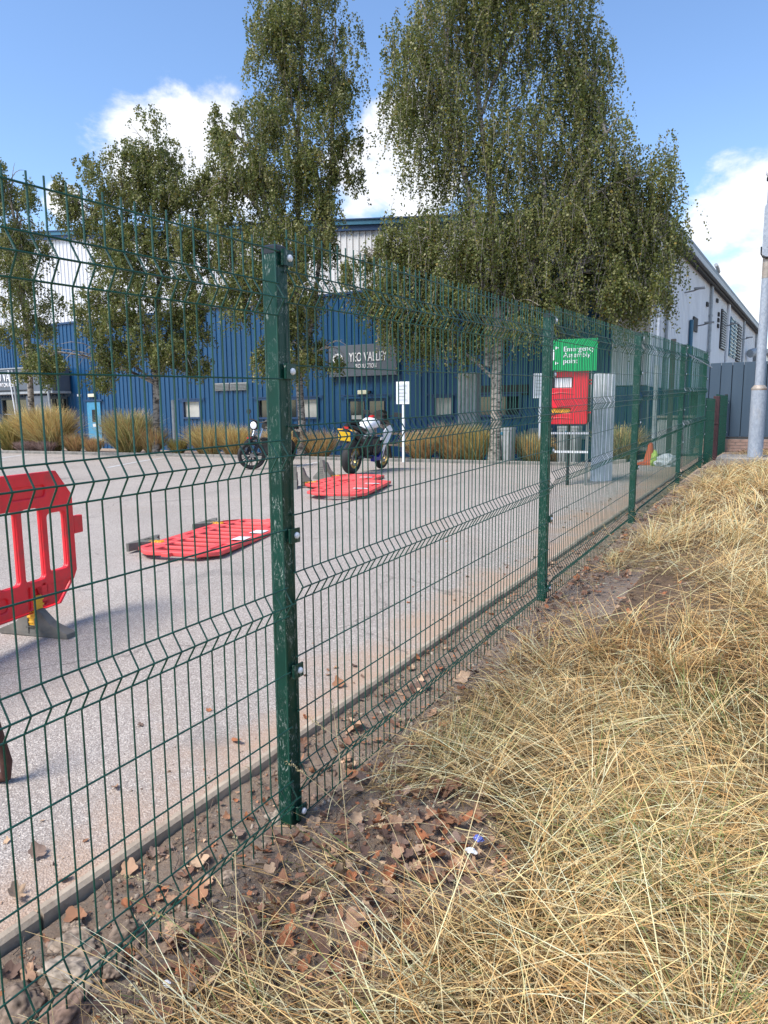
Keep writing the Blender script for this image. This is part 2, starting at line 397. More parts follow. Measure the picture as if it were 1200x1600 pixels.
def plate(loops, thick, bev=0., res=1):
    """closed 2D loops (outer first, then holes) -> mesh in XY plane extruded by thick, via a filled curve"""
    cu = bpy.data.curves.new('outline', 'CURVE'); cu.dimensions = '2D'; cu.fill_mode = 'BOTH'
    cu.extrude = thick/2-bev; cu.bevel_depth = bev; cu.bevel_resolution = res; cu.offset = -bev
    for lp in loops:
        sp = cu.splines.new('POLY'); sp.points.add(len(lp)-1); sp.use_cyclic_u = True
        for p, (x, y) in zip(sp.points, lp): p.co = (x, y, 0, 1)
    o = bpy.data.objects.new('outline', cu); me = bpy.data.meshes.new_from_object(o)
    bpy.data.objects.remove(o); bpy.data.curves.remove(cu); me.materials.clear(); return me
def rounded(x0, x1, y0, y1, r=.02, n=4):
    out = []
    for cx, cy, a0 in ((x1-r, y1-r, 0), (x0+r, y1-r, 90), (x0+r, y0+r, 180), (x1-r, y0+r, 270)):
        for i in range(n+1):
            a = R(a0+90*i/n); out.append((cx+r*math.cos(a), cy+r*math.sin(a)))
    return out
def text_mesh(txt, size, thick=.004, align='CENTER', sx=1.):
    cu = bpy.data.curves.new('lettering', 'FONT'); cu.body = txt; cu.size = size; cu.extrude = thick/2
    cu.align_x = align; cu.align_y = 'CENTER'; cu.resolution_u = 3
    o = bpy.data.objects.new('lettering', cu); me = bpy.data.meshes.new_from_object(o)
    bpy.data.objects.remove(o); bpy.data.curves.remove(cu); me.materials.clear()
    if sx != 1.:
        for v in me.vertices: v.co.x *= sx
    return me
def np_mesh(name, verts, quads, mat, tint=None, tris=None, smooth=False):
    """verts (N,3), quads (M,4) or (M,3); tint per vertex (N,3)"""
    me = bpy.data.meshes.new(name); k = quads.shape[1]; m = len(quads)
    me.vertices.add(len(verts)); me.vertices.foreach_set('co', verts.astype(np.float32).ravel())
    me.loops.add(m*k); me.loops.foreach_set('vertex_index', quads.astype(np.int32).ravel())
    me.polygons.add(m); me.polygons.foreach_set('loop_start', np.arange(0, m*k, k, dtype=np.int32))
    if smooth: me.polygons.foreach_set('use_smooth', np.ones(m, bool))
    me.update(calc_edges=True)
    if tint is not None:
        a = me.attributes.new('tint', 'FLOAT_COLOR', 'POINT')
        c = np.ones((len(verts), 4), np.float32); c[:, :3] = tint; a.data.foreach_set('color', c.ravel())
    setmat(me, mat); return me

# ---------------------------------------------------------------- terrain
def smf(a, b, x):
    t = np.clip((np.asarray(x, float)-a)/(b-a), 0, 1); return t*t*(3-2*t)
_cy = np.arange(-20, 60, .05); _k = np.exp(-.5*(np.arange(-40, 41)*.05/.8)**2); _k /= _k.sum()
def _tab(ky, kz):
    v = np.interp(np.concatenate([_cy[0]+np.arange(-40, 0)*.05, _cy, _cy[-1]+np.arange(1, 41)*.05]), ky, kz)
    return np.convolve(v, _k, 'valid')
_c = _tab([-3, 1.5, 4.8, 8, 11, 13, 15.5, 18, 20, 22], [-.1, .02, .14, .24, .27, .27, .18, .06, -.04, -.1])
_b = _tab([-3, 1.5, 4.8, 8, 12, 20, 40], [-.12, .0, .14, .26, .4, .45, .45])
def TZ(x, y):
    w = smf(-4.5, -2., x)
    return np.interp(y, _cy, _c)*(1-w)+np.interp(y, _cy, _b)*w
def _bumps(x, y, s, seed):
    r_ = np.random.default_rng(seed); o = np.zeros(np.shape(x))
    for i in range(7):
        a = r_.uniform(0, 2*PI); f = s*(1+.9*i)*r_.uniform(.7, 1.3); o = o+np.sin((x*math.cos(a)+y*math.sin(a))*f+r_.uniform(0, 6))/(1+.8*i)
    return o
def bank(x, y):
    """rough grass side, from the kerb edging rightwards"""
    base = TZ(np.minimum(x, -1.2), y)
    dip = -.032*(1-smf(-1.5, -1.1, x))
    rise = .16*smf(-1.25, .6, x)*smf(2.5, 9, y)+.05*smf(-.9, 1.0, x)+.05*smf(2., 6., x)
    return base+dip+rise+.008*_bumps(x, y, 6., 3)*smf(-1.9, -1.2, x)+.02*_bumps(x, y, 1.3, 5)*smf(-1.2, -.2, x)
def grid_sheet(name, xs, ys, zf, mat, kind='structure', mask=None):
    X, Y = np.meshgrid(xs, ys); Z = zf(X, Y); nx, ny = len(xs), len(ys)
    V = np.stack([X.ravel(), Y.ravel(), Z.ravel()], 1)
    i = np.arange((ny-1)*(nx-1)); r_, c_ = i//(nx-1), i % (nx-1); a = r_*nx+c_
    Q = np.stack([a, a+1, a+nx+1, a+nx], 1)
    if mask is not None: Q = Q[mask(V[Q].mean(1))]
    me = np_mesh(name, V, Q, mat, smooth=True); o = link(name, me); tag(o, kind=kind); return o
EDGE_X = -1.86
def edge_x(y): return -1.885+.018*np.maximum(np.asarray(y, float)-1., 0)
KY = lambda x: 13.47+(x+21.94)*.2503          # kerb line of the planting bed
far = lambda a, b, n: list(np.geomspace(a, b, n))
xs = np.array([-v for v in far(900, 45, 8)]+list(np.arange(-42, 12, 1.5))+far(12, 900, 9))
ys = np.array([-v for v in far(900, 20, 8)]+list(np.arange(-15, 60, 1.5))+far(60, 1500, 9))
grid_sheet('ground', xs, ys, lambda x, y: TZ(x, y)-.32, M['soil'])
xs = np.array(list(np.arange(-70, -10, 1.))+list(np.arange(-10, -2, .25)))
ys = np.array(list(np.arange(-12, 22.01, .25)))
grid_sheet('car_park', np.append(xs, -1.93), ys, TZ, M['asphalt'])
_, = [None]
# thin wedge between the sheet and the edging (edging is not perfectly parallel)
v = []; q = []
yy = np.arange(-12, 19.01, .25)
for i, y in enumerate(yy):
    for x in (-1.93, float(edge_x(y))+.02): v.append((x, y, float(TZ(x, y))))
    if i: q.append((2*i-2, 2*i-1, 2*i+1, 2*i))
o = link('car_park_margin', np_mesh('car_park_margin', np.array(v), np.array(q), M['asphalt'])); tag(o, kind='structure')
# far yard behind the fence end
grid_sheet('yard', np.arange(-4, 8.1, .5), np.arange(16, 90, 1.), lambda x, y: np.interp(y, _cy, _b)*0+.40+0*x, M['slab'], mask=lambda c: c[:, 1] > 19.3)
# bank of soil and thatch
xs = np.array(list(np.arange(-1.82, 1.5, .045))+list(np.arange(1.5, 9, .25)))
ys = np.array(list(np.arange(-1.0, 5, .05))+list(np.arange(5, 22, .15)))
grid_sheet('dirt_strip', xs, ys, bank, M['soil'], mask=lambda c: (c[:, 0] < -.95) & ((c[:, 1] > 3.2) | (c[:, 1] < .5)))
NEARB = -.555
def rough_dirt(x, y):
    z = bank(x, y); n_ = np.array([mnoise.fractal(Vector((a*14, b*14, 0)), .9, 2.1, 4)*.008+max(0, mnoise.noise(Vector((a*45, b*45, 3))))*.008 for a, b in zip(np.ravel(x), np.ravel(y))]).reshape(np.shape(x)); return z+n_
grid_sheet('dirt_strip_near', np.arange(-1.82, -.54, .014), np.arange(.5, 3.21, .012), rough_dirt, M['soil'])
grid_sheet('grass_bank', xs, ys, bank, M['thatch'], mask=lambda c: (c[:, 0] >= -.95) & ((c[:, 0] >= -.58) | (c[:, 1] > 3.2) | (c[:, 1] < .5)))

# kerb edging: separate concrete lengths
edg = empty('kerb_edging', (0, 0, 0)); tag(edg, 'narrow concrete edging strip between the car park and the leaf-strewn dirt', 'kerb')
for k in range(15):
    y0 = -1.6+k*.915; y1 = y0+.905
    mb = MB(); x0, x1 = float(edge_x(y0)), float(edge_x(y1)); n = 4
    rings = []
    for j in range(n+1):
        y = y0+(y1-y0)*j/n; x = x0+(x1-x0)*j/n; z = float(TZ(x, y))+.009+.003*math.sin(k*2.3)
        w = .045
        rings.append([(x, y, z-.25), (x, y, z-.012), (x+.012, y, z), (x+w-.012, y, z), (x+w, y, z-.012), (x+w, y, z-.25)])
    mb.loft(rings, smooth=False); mb.build('concrete_length', M['edging'], edg)

# planting bed behind the car park + its kerb
def bed(x, y): return TZ(x, y)+.05
xs = np.arange(-60, -2.6, .5); V = []; Q = []; rows = 8
for i, x in enumerate(xs):
    for j in range(rows):
        y = KY(x)+.1+(20.2-KY(x)-.1)*j/(rows-1); V.append((x, y, float(bed(x, y))))
    if i:
        for j in range(rows-1):
            a = (i-1)*rows+j; Q.append((a, a+1, a+rows+1, a+rows))
V = np.array(V); Q = np.array(Q); Q = Q[(V[Q][:, :, 0].mean(1) < -4.0) & (V[Q][:, :, 1].max(1) < 20.6)]
o = link('planting_bed', np_mesh('planting_bed', V, Q[:, ::-1], M['soil'])); tag(o, kind='structure')
kb = empty('planting_kerb', (0, 0, 0)); tag(kb, 'low pale kerb along the front of the planting bed by the blue building', 'kerb')
for k in range(42):
    x0 = -42+k*.915; x1 = x0+.905
    if x0 > -4.2: break
    mb = MB(); rings = []
    for x in (x0, x1):
        y = KY(x); z = float(TZ(x, y))
        rings.append([(x, y, z-.1), (x, y, z+.07), (x, y+.015, z+.085), (x, y+.11, z+.085), (x, y+.125, z-.1)])
    mb.loft(rings, smooth=False); mb.build('kerb_stone', M['slab'], kb)

# bay lines: sheets 4 mm above the asphalt
for (xa, ya, xb, yb) in ((-13.25, 10.6, -15.06, 13.9), (-18.9, 11.6, -20.2, 13.3), (-9.2, 11.9, -10.6, 15.2), (-17.0, 9.0, -18.0, 11.2)):
    d = Vector((xb-xa, yb-ya)).normalized(); nn = Vector((-d.y, d.x))*.05; V = []; Q = []; n = 14
    for i in range(n+1):
        t = i/n; x = xa+(xb-xa)*t; y = ya+(yb-ya)*t
        for s in (-1, 1):
            px, py = x+nn.x*s, y+nn.y*s; V.append((px, py, float(TZ(px, py))+.005))
        if i: Q.append((2*i-2, 2*i-1, 2*i+1, 2*i))
    o = link('bay_line', np_mesh('bay_line', np.array(V), np.array(Q), M['paint'])); tag(o, kind='structure')

# ---------------------------------------------------------------- fence
PX = -1.468
H_FLAT = [2.0, 1.9, 1.8, 1.6, 1.4, 1.3, 1.1, .9, .8, .6, .4, .2, .1, .0]
H_FOLD = [1.85, 1.35, .85, .15]
FD = .032
def vwire_mesh(name, n=6):
    pts = [(0, 0, 2.03)]
    for h in (1.85, 1.35, .85, .15):
        pts += [(0, 0, h+.052), (FD*.92, 0, h+.005), (FD, 0, h), (FD*.92, 0, h-.005), (0, 0, h-.052)]
    pts += [(0, 0, -.005)]
    mb = MB(); mb.tube(pts, .0026, n); return mb.mesh(name, M['wire'])
VW = vwire_mesh('vertical_wire'); VWF = vwire_mesh('vertical_wire_far', 4)
def hwire_mesh(L, n=6):
    mb = MB(); mb.tube([(0, 0, 0), (0, L*.33, -.002), (0, L*.7, .002), (0, L, 0)], .0027, n); return mb.mesh('horizontal_wire', M['wire'])
def mesh_panel(y0, y1, zb, slope, label, first, far=False):
    """welded mesh panel; wires in the plane x=PX, folds pushed out towards the grass"""
    t = empty('mesh_panel', (PX, y0, zb), 0, label, 'fence panel', 'mesh panels of the green fence')
    sh = Matrix.Identity(4)
    L = y1-y0; ang = math.atan(slope)
    me = hwire_mesh(L/math.cos(ang), 6 if not far else 4)
    for h in H_FLAT: link('horizontal_wire', me, t, (.0048, 0, h), (ang, 0, 0))
    for h in H_FOLD: link('horizontal_wire', me, t, (FD+.0048, 0, h), (ang, 0, 0))
    s = first-y0
    while s < L:
        w = link('vertical_wire', VWF if far else VW, t, (0, s, slope*s), (random.gauss(0, .0012), random.gauss(0, .0012), 0)); s += .05
    return t
mesh_panel(-1.16, 1.872, -.044+.0249*(-1.16-1.505), .0249, 'nearest green mesh panel, left of the scratched post, in front of the red barrier', -1.145)
mesh_panel(1.905, 4.855, .0249*(1.905-1.505), .0249, 'green mesh panel between the near scratched post and the second post', 1.92)
mesh_panel(4.87, 7.985, .128, .028, 'green mesh panel in front of the red emergency cabinet, between second and third posts', 4.885)
mesh_panel(8.0, 11.40, .25, .030, 'green mesh panel between the third and fourth posts, cone and bag beyond it', 8.015, True)
mesh_panel(11.41, 14.25, .375, .022, 'far solid-looking green mesh panel just left of the slate blue fence', 11.425, True)

clipb = MB(); clipb.bbox((0, 0, 0), (.006, .05, .05)); clipb.bbox((-.004, -.022, 0), (.012, .006, .05))
CLIP = clipb.mesh('clip', M['post'])
bb = MB(); bb.lathe([(.0001, .0085), (.0075, .008), (.0105, .0055), (.0118, .0)], 12, Matrix.Rotation(PI/2, 4, 'Y')); 
bb.cur = 1; bb.lathe([(.0001, .0081), (.003, .0079), (.0035, .0068)], 6, Matrix.Rotation(PI/2, 4, 'Y'), False)
BOLT = bb.mesh('bolt', [M['wpaint'], M['black']])
def fence_post(y, z0, z1, clips, label, lean=0.):
    t = empty('fence_post', (PX-.036, y, z0), 0, label, 'fence post', 'green square posts of the mesh fence')
    H = z1-z0+.3
    mb = MB(); w = .03
    prof = rounded(-w, w, -w, w, .006, 2)
    mb.loft([[(x, y_, z) for x, y_ in prof] for z in (-.3, H-.3-.004)], smooth=False)
    p = mb.build('shaft', M['post'], t)
    mb = MB(); c2 = rounded(-w-.0015, w+.0015, -w-.0015, w+.0015, .006, 2); c3 = rounded(-w+.008, w-.008, -w+.008, w-.008, .006, 2)
    mb.loft([[(x, y_, H-.3-.022) for x, y_ in c2], [(x, y_, H-.3) for x, y_ in c2], [(x, y_, H-.3+.006) for x, y_ in c3]], smooth=False)
    mb.build('cap', M['black'], t)
    for cz in clips:
        c = link('clip', CLIP, t, (w+.016, 0.012, cz-z0)); link('bolt', BOLT, c, (.003, .004, 0))
    return t
fence_post(1.90, 0., 1.985, (1.95, 1.59, 1.04, .56, .03), 'scratched dark green fence post nearest the camera')
fence_post(4.85, .14, 2.10, (2.06, 1.7, 1.18, .7, .2), 'second green fence post, beside the red emergency cabinet')
fence_post(8.0, .27, 2.26, (2.2, 1.84, 1.32, .84, .34), 'third green fence post, right of the pale grey sheeting')
fence_post(11.42, .38, 2.39, (2.35, 1.97, 1.45, .97, .47), 'fourth green fence post, beyond the bag and cone')
fence_post(14.27, .42, 2.45, (2.4, 2., 1.5, 1., .5), 'green fence post at the end of the tall mesh')
fence_post(-1.18, -.1, 1.9, (1.85, 1.5, 1., .5), 'green fence post behind the left edge of the view')
# bent wire end poking out of the fourth panel
mb = MB(); mb.tube([(PX+.01, 11.6, 2.26), (PX+.12, 11.75, 2.2), (PX+.3, 12.0, 2.08)], .006, 6); o = mb.build('loose_wire', M['galv']); tag(o, 'loose pale wire sticking out near the top of the far fence', 'wire')
# low fence beyond the tall one, with a brown post
def low_panel(y0, y1, zb, h, label):
    t = empty('low_mesh_panel', (PX, y0, zb), 0, label, 'fence panel', 'low mesh panels at the far fence end')
    me = hwire_mesh(y1-y0, 4)
    for k in range(7): link('horizontal_wire', me, t, (.005, 0, h*k/6))
    mb = MB(); mb.tube([(0, 0, -.02), (0, 0, h+.03)], .0035, 4); vm = mb.mesh('vertical_wire_low', M['wire'])
    s = .03
    while s < y1-y0: link('vertical_wire', vm, t, (0, s, 0)); s += .05
low_panel(14.32, 16.1, .43, 1.2, 'low green mesh panel just before the brown post')
low_panel(16.2, 19.0, .45, 1.28, 'low green mesh panel beyond the brown post')
mb = MB(); mb.box(-.06, .06, -.06, .06, -.3, 1.3); mb.box(-.066, .066, -.066, .066, .72, .76); o = mb.build('timber_post', M['brownpost'], None, (PX+.02, 16.15, .42)); bevel(o, .008)
tag(o, 'dark brown square post at the far end of the green fence', 'post')
fence_post(19.05, .45, 1.8, (1.6, .9), 'short green post where the low mesh ends at the slate blue fence')

# ---------------------------------------------------------------- barriers
def barrier_mesh():
    L, Hh, c = 2.0, .88, .17
    outer = [(c, 0), (L-c, 0), (L-.03, c*.85), (L, c*1.15), (L, Hh-c), (L-c*.8, Hh), (c*.8, Hh), (0, Hh-c), (0, c*1.15), (.03, c*.85)]
    holes = []
    n = 9; w = (L-.16-.045*(n-1))/n
    for k in range(n):
        x0 = .08+k*(w+.045); x1 = x0+w
        e = .05 if k in (0, n-1) else 0
        holes.append(rounded(x0, x1, .20+e*.6, .66-e, .028, 3))
    return outer, holes
def make_barrier(name, mat, label, group, feet=True, swivel=False):
    outer, holes = barrier_mesh()
    t = empty(name, (0, 0, 0), 0, label, 'barrier', group)
    pockets = [rounded(.20+k*.42, .50+k*.42, .725, .80, .03, 3) for k in range(4)]
    pockets += [rounded(.15+k*.36, .31+k*.36, .065, .15, .03, 3) for k in range(5)]+[rounded(.345+k*1.2, .37+k*1.2, .03, .17, .01, 2) for k in range(2)]+[rounded(.475+k*1.2, .50+k*1.2, .03, .17, .01, 2) for k in range(2)]
    me = plate([outer]+holes+pockets, .044, .009, 2); setmat(me, mat)
    body = link('frame', me, t, (0, 0, .15), (PI/2, 0, 0))
    inner = [(x*.985+.015, y*.97+.013) for x, y in outer]
    grown = [[(x+(.004 if x > (min(q[0] for q in h)+max(q[0] for q in h))/2 else -.004)*-1, y) for x, y in h] for h in holes]
    me = plate([inner]+grown, .016, .003, 1); setmat(me, mat); link('web_panel', me, t, (0, 0, .15), (PI/2, 0, 0))
    for k in range(5):
        for sg in (-1, 1):
            d = MB(); d.lathe([(.0001, .0), (.022, .0), (.024, .004), (.028, .004)], 14, Matrix.Translation((.23+k*.36, sg*.0085, .15+.107)) @ Matrix.Rotation(sg*PI/2, 4, 'X')); d.build('bolt_hole', M['dark'], t)
    mb = MB(); mb.bbox((L_B+.045, 0, .13+.52), (.09, .035, .12)); mb.build('end_lug', mat, t)
    mb = MB(); mb.bbox((-.03, 0, .13+.45), (.06, .035, .08)); mb.build('end_lug', mat, t)
    if feet:
        for fx in (.42, 1.62):
            f = MB(); f.bbox((fx, 0, .16), (.075, .062, .19)); 
            for q in range(5): f.bbox((fx, 0, .09+q*.035), (.082, .068, .012))
            f.build('foot_clip', M['yellow'], t)
            g_ = MB()
            secs = [[(fx-.04, -.26, 0), (fx+.04, -.26, 0), (fx+.04, .26, 0), (fx-.04, .26, 0)], [(fx-.04, -.26, .03), (fx+.04, -.26, .03), (fx+.04, .26, .03), (fx-.04, .26, .03)],
                    [(fx-.035, -.13, .085), (fx+.035, -.13, .085), (fx+.035, .13, .085), (fx-.035, .13, .085)], [(fx-.03, -.045, .17), (fx+.03, -.045, .17), (fx+.03, .045, .17), (fx-.03, .045, .17)]]
            g_.loft(secs, smooth=False)
            for sg in (-1, 1):
                for dx in (-1, 1): g_.box(fx+dx*.042-.004, fx+dx*.042+.004, sg*.03-.006, sg*.03+.006, .02, .12)
                g_.box(fx-.046, fx+.046, -.045, .045, .055, .066)
            if swivel:
                g_.v = [(fx+.03+(vy)*1.0, (vx-fx), vz) for vx, vy, vz in g_.v]
            bevel(g_.build('rubber_foot', M['rubber'], t), .006)
    return t
L_B = 2.0
b0 = make_barrier('plastic_barrier', M['red'], 'upright red plastic barrier on a grey rubber foot at the left edge', 'red plastic road barriers')
def place(o, loc, rot): o.location = loc; o.rotation_euler = rot
# upright: its right end near (-3.9, 3.3)
ub = math.atan2(.97, -.24)
place(b0, (-4.21-.42*0, 2.72, 0), (0, 0, 0))
dirv = Vector((-.24, .97, 0)).normalized()
p_end = Vector((-4.12, 2.68, 0))-dirv*(1.62)
b0.location = (p_end.x, p_end.y, float(TZ(-4.2, 2.7))+.0); b0.rotation_euler = (0, 0, math.atan2(dirv.y, dirv.x))
def lay(o, p0, d, z, tilt=0.):
    """lay a barrier flat: local X along d, local Z (its height) along the horizontal, pointing to the right of d"""
    d = Vector((d[0], d[1], 0)).normalized(); n = Vector((d.y, -d.x, 0))
    X = (d+Vector((0, 0, math.tan(TS))) ).normalized() if False else d
    Z = (n+Vector((0, 0, tilt))).normalized(); Y = Z.cross(X)
    m = Matrix((X, Y, Z)).transposed().to_4x4(); m.translation = Vector((p0[0], p0[1], z)); 
    o.rotation_mode = 'XYZ'; o.matrix_world = m; o.location = m.translation; o.rotation_euler = m.to_euler()
b1 = make_barrier('plastic_barrier', M['redfade'], 'faded red barrier with yellow clips lying flat, left of the near post', 'red plastic road barriers', True, True)
lay(b1, (-5.43, 4.35), (-.25, .97), float(TZ(-5.2, 5))+.045, .0)
for x in (.75, 1.15):
    mb = MB(); mb.box(x-.09, x+.09, -.031, -.0285, .86, 1.0); s_ = mb.build('white_sticker', M['sticker'], b1)
    mb = MB(); mb.box(x-.09, x+.09, .0285, .031, .86, 1.0); s_ = mb.build('white_sticker', M['sticker'], b1)
b2 = make_barrier('plastic_barrier', M['redfade'], 'faded red barrier lying flat near the white motorcycle, left of the flat pair', 'red plastic road barriers', True)
lay(b2, (-6.9, 9.0), (-.26, .96), float(TZ(-6.5, 10))+.04, .0)
b3 = make_barrier('plastic_barrier', M['redfade'], 'faded red barrier lying flat over its neighbour, right of the flat pair', 'red plastic road barriers', False)
lay(b3, (-6.12, 8.0), (-.30, .95), float(TZ(-6.0, 9.0))+.07, -.01)
for ob_ in (b2, b3):
    for x in (.62, 1.35):
        for y in (-1, 1):
            mb = MB(); mb.box(x-.04, x+.04, min(y*.0285, y*.031), max(y*.0285, y*.031), .72, .95); mb.build('white_sticker', M['sticker'], ob_)
# loose rubber feet by the flat pair
def loose_foot(loc, rot, label):
    g_ = MB(); g_.loft([[(-.04, -.26, 0), (.04, -.26, 0), (.04, .26, 0), (-.04, .26, 0)], [(-.04, -.26, .04), (.04, -.26, .04), (.04, .26, .04), (-.04, .26, .04)], [(-.035, -.1, .15), (.035, -.1, .15), (.035, .1, .15), (-.035, .1, .15)], [(-.03, -.04, .36), (.03, -.04, .36), (.03, .04, .36), (-.03, .04, .36)]], smooth=False)
    for k in range(6): g_.box(-.045, .045, -.07, .07, .06+k*.035, .068+k*.035)
    o = g_.build('barrier_foot', M['rubber'], None, loc, rot); bevel(o, .006); tag(o, label, 'barrier foot', 'grey rubber barrier feet'); return o
loose_foot((-7.25, 10.35, .26), (0, 0, 1.2), 'grey ribbed rubber foot standing upright behind the flat red barriers')
loose_foot((-6.95, 9.15, .25), (.15, 0, .6), 'grey rubber foot at the left end of the flat red barriers, by the near post')
# rusty steel stand at the very left
mb = MB(); mb.tube([(-2.78, 1.42, .62), (-2.70, 1.46, .5), (-2.66, 1.5, .34), (-2.62, 1.53, .1), (-2.63, 1.53, .035), (-2.70, 1.5, .02)], [.02, .022, .024, .024, .022, .02], 10)
mb.tube([(-2.66, 1.52, .02), (-2.8, 1.46, .03), (-2.95, 1.4, .02)], .022, 8)
o = mb.build('steel_stand', M['rust']); tag(o, 'rusty brown steel stand foot at the left edge of the view', 'stand')

# ---------------------------------------------------------------- building
BY = 21.4; CX = -3.75
def sheet_mesh(w, z0, z1l, z1r=None, period=.25, depth=.035, name='cladding_sheet', mat=None):
    """ribbed wall sheet, local x 0..w, outward = -y, vertical ribs"""
    z1r = z1l if z1r is None else z1r
    prof = []; n = max(1, round(w/period)); p = w/n
    for k in range(n):
        x = k*p; prof += [(x, 0), (x+p-.075, 0), (x+p-.055, -depth), (x+p-.02, -depth)]
    prof.append((w, 0))
    V = [(x, y, z0) for x, y in prof]+[(x, y, z1l+(z1r-z1l)*x/w) for x, y in prof]
    m = len(prof); F = [(i, i+1, i+1+m, i+m) for i in range(m-1)]
    me = bpy.data.meshes.new(name); me.from_pydata(V, [], F); setmat(me, mat); me.update(); return me
bld = empty('warehouse', (0, 0, 0)); tag(bld, 'large industrial building with blue lower and white upper ribbed cladding', 'building')
_cache = {}
def clad(x0, x1, z0, z1, mat, W=1.0, y=BY, name='cladding_sheet'):
    n = max(1, round((x1-x0)/W)); w = (x1-x0)/n
    for k in range(n):
        key = (round(w, 3), round(z1-z0, 3), mat.name)
        if key not in _cache: _cache[key] = sheet_mesh(w, 0, z1-z0, mat=mat)
        link(name, _cache[key], bld, (x0+k*w, y, z0))
openings = [(-34.2, -31.9, -.1, 2.2), (-31.3, -29.2, -.1, 2.2), (-27.85, -26.9, -.1, 2.0), (-21.85, -20.9, 1.27, 1.95), (-17.9, -15.1, 1.25, 1.95), (-13.9, -12.2, -.1, 1.95), (-10.45, -9.75, 1.3, 1.92), (-9.0, -7.45, 1.3, 1.93)]
x = -44.
for (a, b, z0, z1) in openings:
    clad(x, a, -.2, 5.52, M['blue'])
    clad(a, b, z1, 5.52, M['blue'])
    if z0 > 0: clad(a, b, -.2, z0, M['blue'])
    x = b
clad(x, -4.75, -.2, 5.52, M['blue'])
clad(-4.75, CX, -.2, 2.12, M['blue'])
rake = lambda x: 6.82+.1035*(-3.55-x)
for k in range(40):
    x0 = -44+k*1.0; x1 = min(x0+1., -4.75) if x0 < -4.76 else CX
    zb = 5.56 if x0 < -4.76 else 2.15
    if x0 > -4.3: break
    me = sheet_mesh(x1-x0, zb, rake(x0)-.25, rake(x1)-.25, mat=M['white']); link('cladding_sheet', me, bld, (x0, BY-.02, 0))
    if x0 < -4.76 and x1 == -4.75:
        break
me = sheet_mesh(CX+4.75, 2.15, rake(-4.75)-.25, rake(CX)-.25, mat=M['white']); link('cladding_sheet', me, bld, (-4.75, BY-.02, 0))
# flashing, fascia, rake trim
mb = MB(); mb.box(-44, -4.75, BY-.07, BY+.02, 5.50, 5.58); mb.build('flashing', M['navy'], bld)
mb = MB(); V = []
for (x, dz0, dz1, y) in ((-44.2, 0, 0, 0),): pass
def rake_strip(name, z_lo, z_hi, y0, y1, mat):
    mb = MB(); a, b = -44.2, -3.45
    vs = [(a, y0, rake(a)+z_lo), (b, y0, rake(b)+z_lo), (b, y0, rake(b)+z_hi), (a, y0, rake(a)+z_hi)]
    vs += [(x, y1, z) for x, _, z in vs]
    mb.add(vs, [(0, 1, 2, 3), (7, 6, 5, 4), (0, 4, 5, 1), (1, 5, 6, 2), (2, 6, 7, 3), (3, 7, 4, 0)]); mb.build(name, mat, bld)
rake_strip('fascia', -.30, -.13, BY-.16, BY+.1, M['navy']); rake_strip('rake_trim', -.13, .02, BY-.24, BY+.1, M['fascia']); rake_strip('rake_trim', .02, .06, BY-.28, BY+.1, M['navy'])
# side wall, running away along +y
SA = math.atan2(1, .029)
def sx_(y): return CX+.029*(y-BY)
def side_pt(y, out=0.): return (sx_(y)+out, y)
for k in range(32):
    y0 = BY+k*1.1
    for (z0, z1, m_) in ((2.12, 6.6, M['white']), (-.2, 2.1, M['blue'])):
        if m_ is M['blue'] and k > 6: continue
        key = ('s', z0)
        if key not in _cache: _cache[key] = sheet_mesh(1.1, z0, z1, period=.275, depth=.03, mat=m_)
        link('cladding_sheet', _cache[key], bld, (sx_(y0), y0, 0), (0, 0, SA))
Lside = 35.2
def sidebox(name, o0, o1, y0, y1, z0, z1, mat):
    mb = MB(); vs = []
    for z in (z0, z1):
        for y in (y0, y1):
            for o_ in (o0, o1): vs.append((sx_(y)+o_, y, z))
    mb.add(vs, [(0, 2, 3, 1), (4, 5, 7, 6), (0, 1, 5, 4), (2, 6, 7, 3), (0, 4, 6, 2), (1, 3, 7, 5)]); return mb.build(name, mat, bld)
sidebox('soffit', -.05, .30, BY-.2, BY+Lside, 6.46, 6.50, M['soffit'])
sidebox('gutter', .22, .36, BY-.22, BY+Lside, 6.52, 6.70, M['gutter'])
sidebox('eaves_board', .16, .22, BY-.2, BY+Lside, 6.40, 6.66, M['soffit'])
# roof plane
mb = MB(); a, b = -44.4, -3.4
vs = []
for y in (BY-.05, BY+Lside):
    dx = .029*(y-BY)
    vs += [(a+dx, y, rake(a)+.03), (b+dx, y, 6.72), (b+dx, y, 6.84), (a+dx, y, rake(a)+.12)]
mb.add(vs, [(0, 1, 2, 3), (7, 6, 5, 4), (0, 4, 5, 1), (1, 5, 6, 2), (2, 6, 7, 3), (3, 7, 4, 0)]); mb.build('roof', M['roof'], bld)
mb = MB(); mb.box(-44, -43.8, BY, BY+Lside, -.2, 10.6); mb.box(-44, -4, BY+Lside-.2, BY+Lside, -.2, 6.6); mb.build('rear_wall', M['white'], bld)
# corner trims
mb = MB(); mb.box(CX-.06, CX+.05, BY-.06, BY+.05, -.2, 2.12); mb.build('corner_trim', M['navy'], bld)
mb = MB(); mb.box(CX-.06, CX+.05, BY-.075, BY+.05, 2.14, 6.5); mb.build('corner_trim', M['white'], bld)
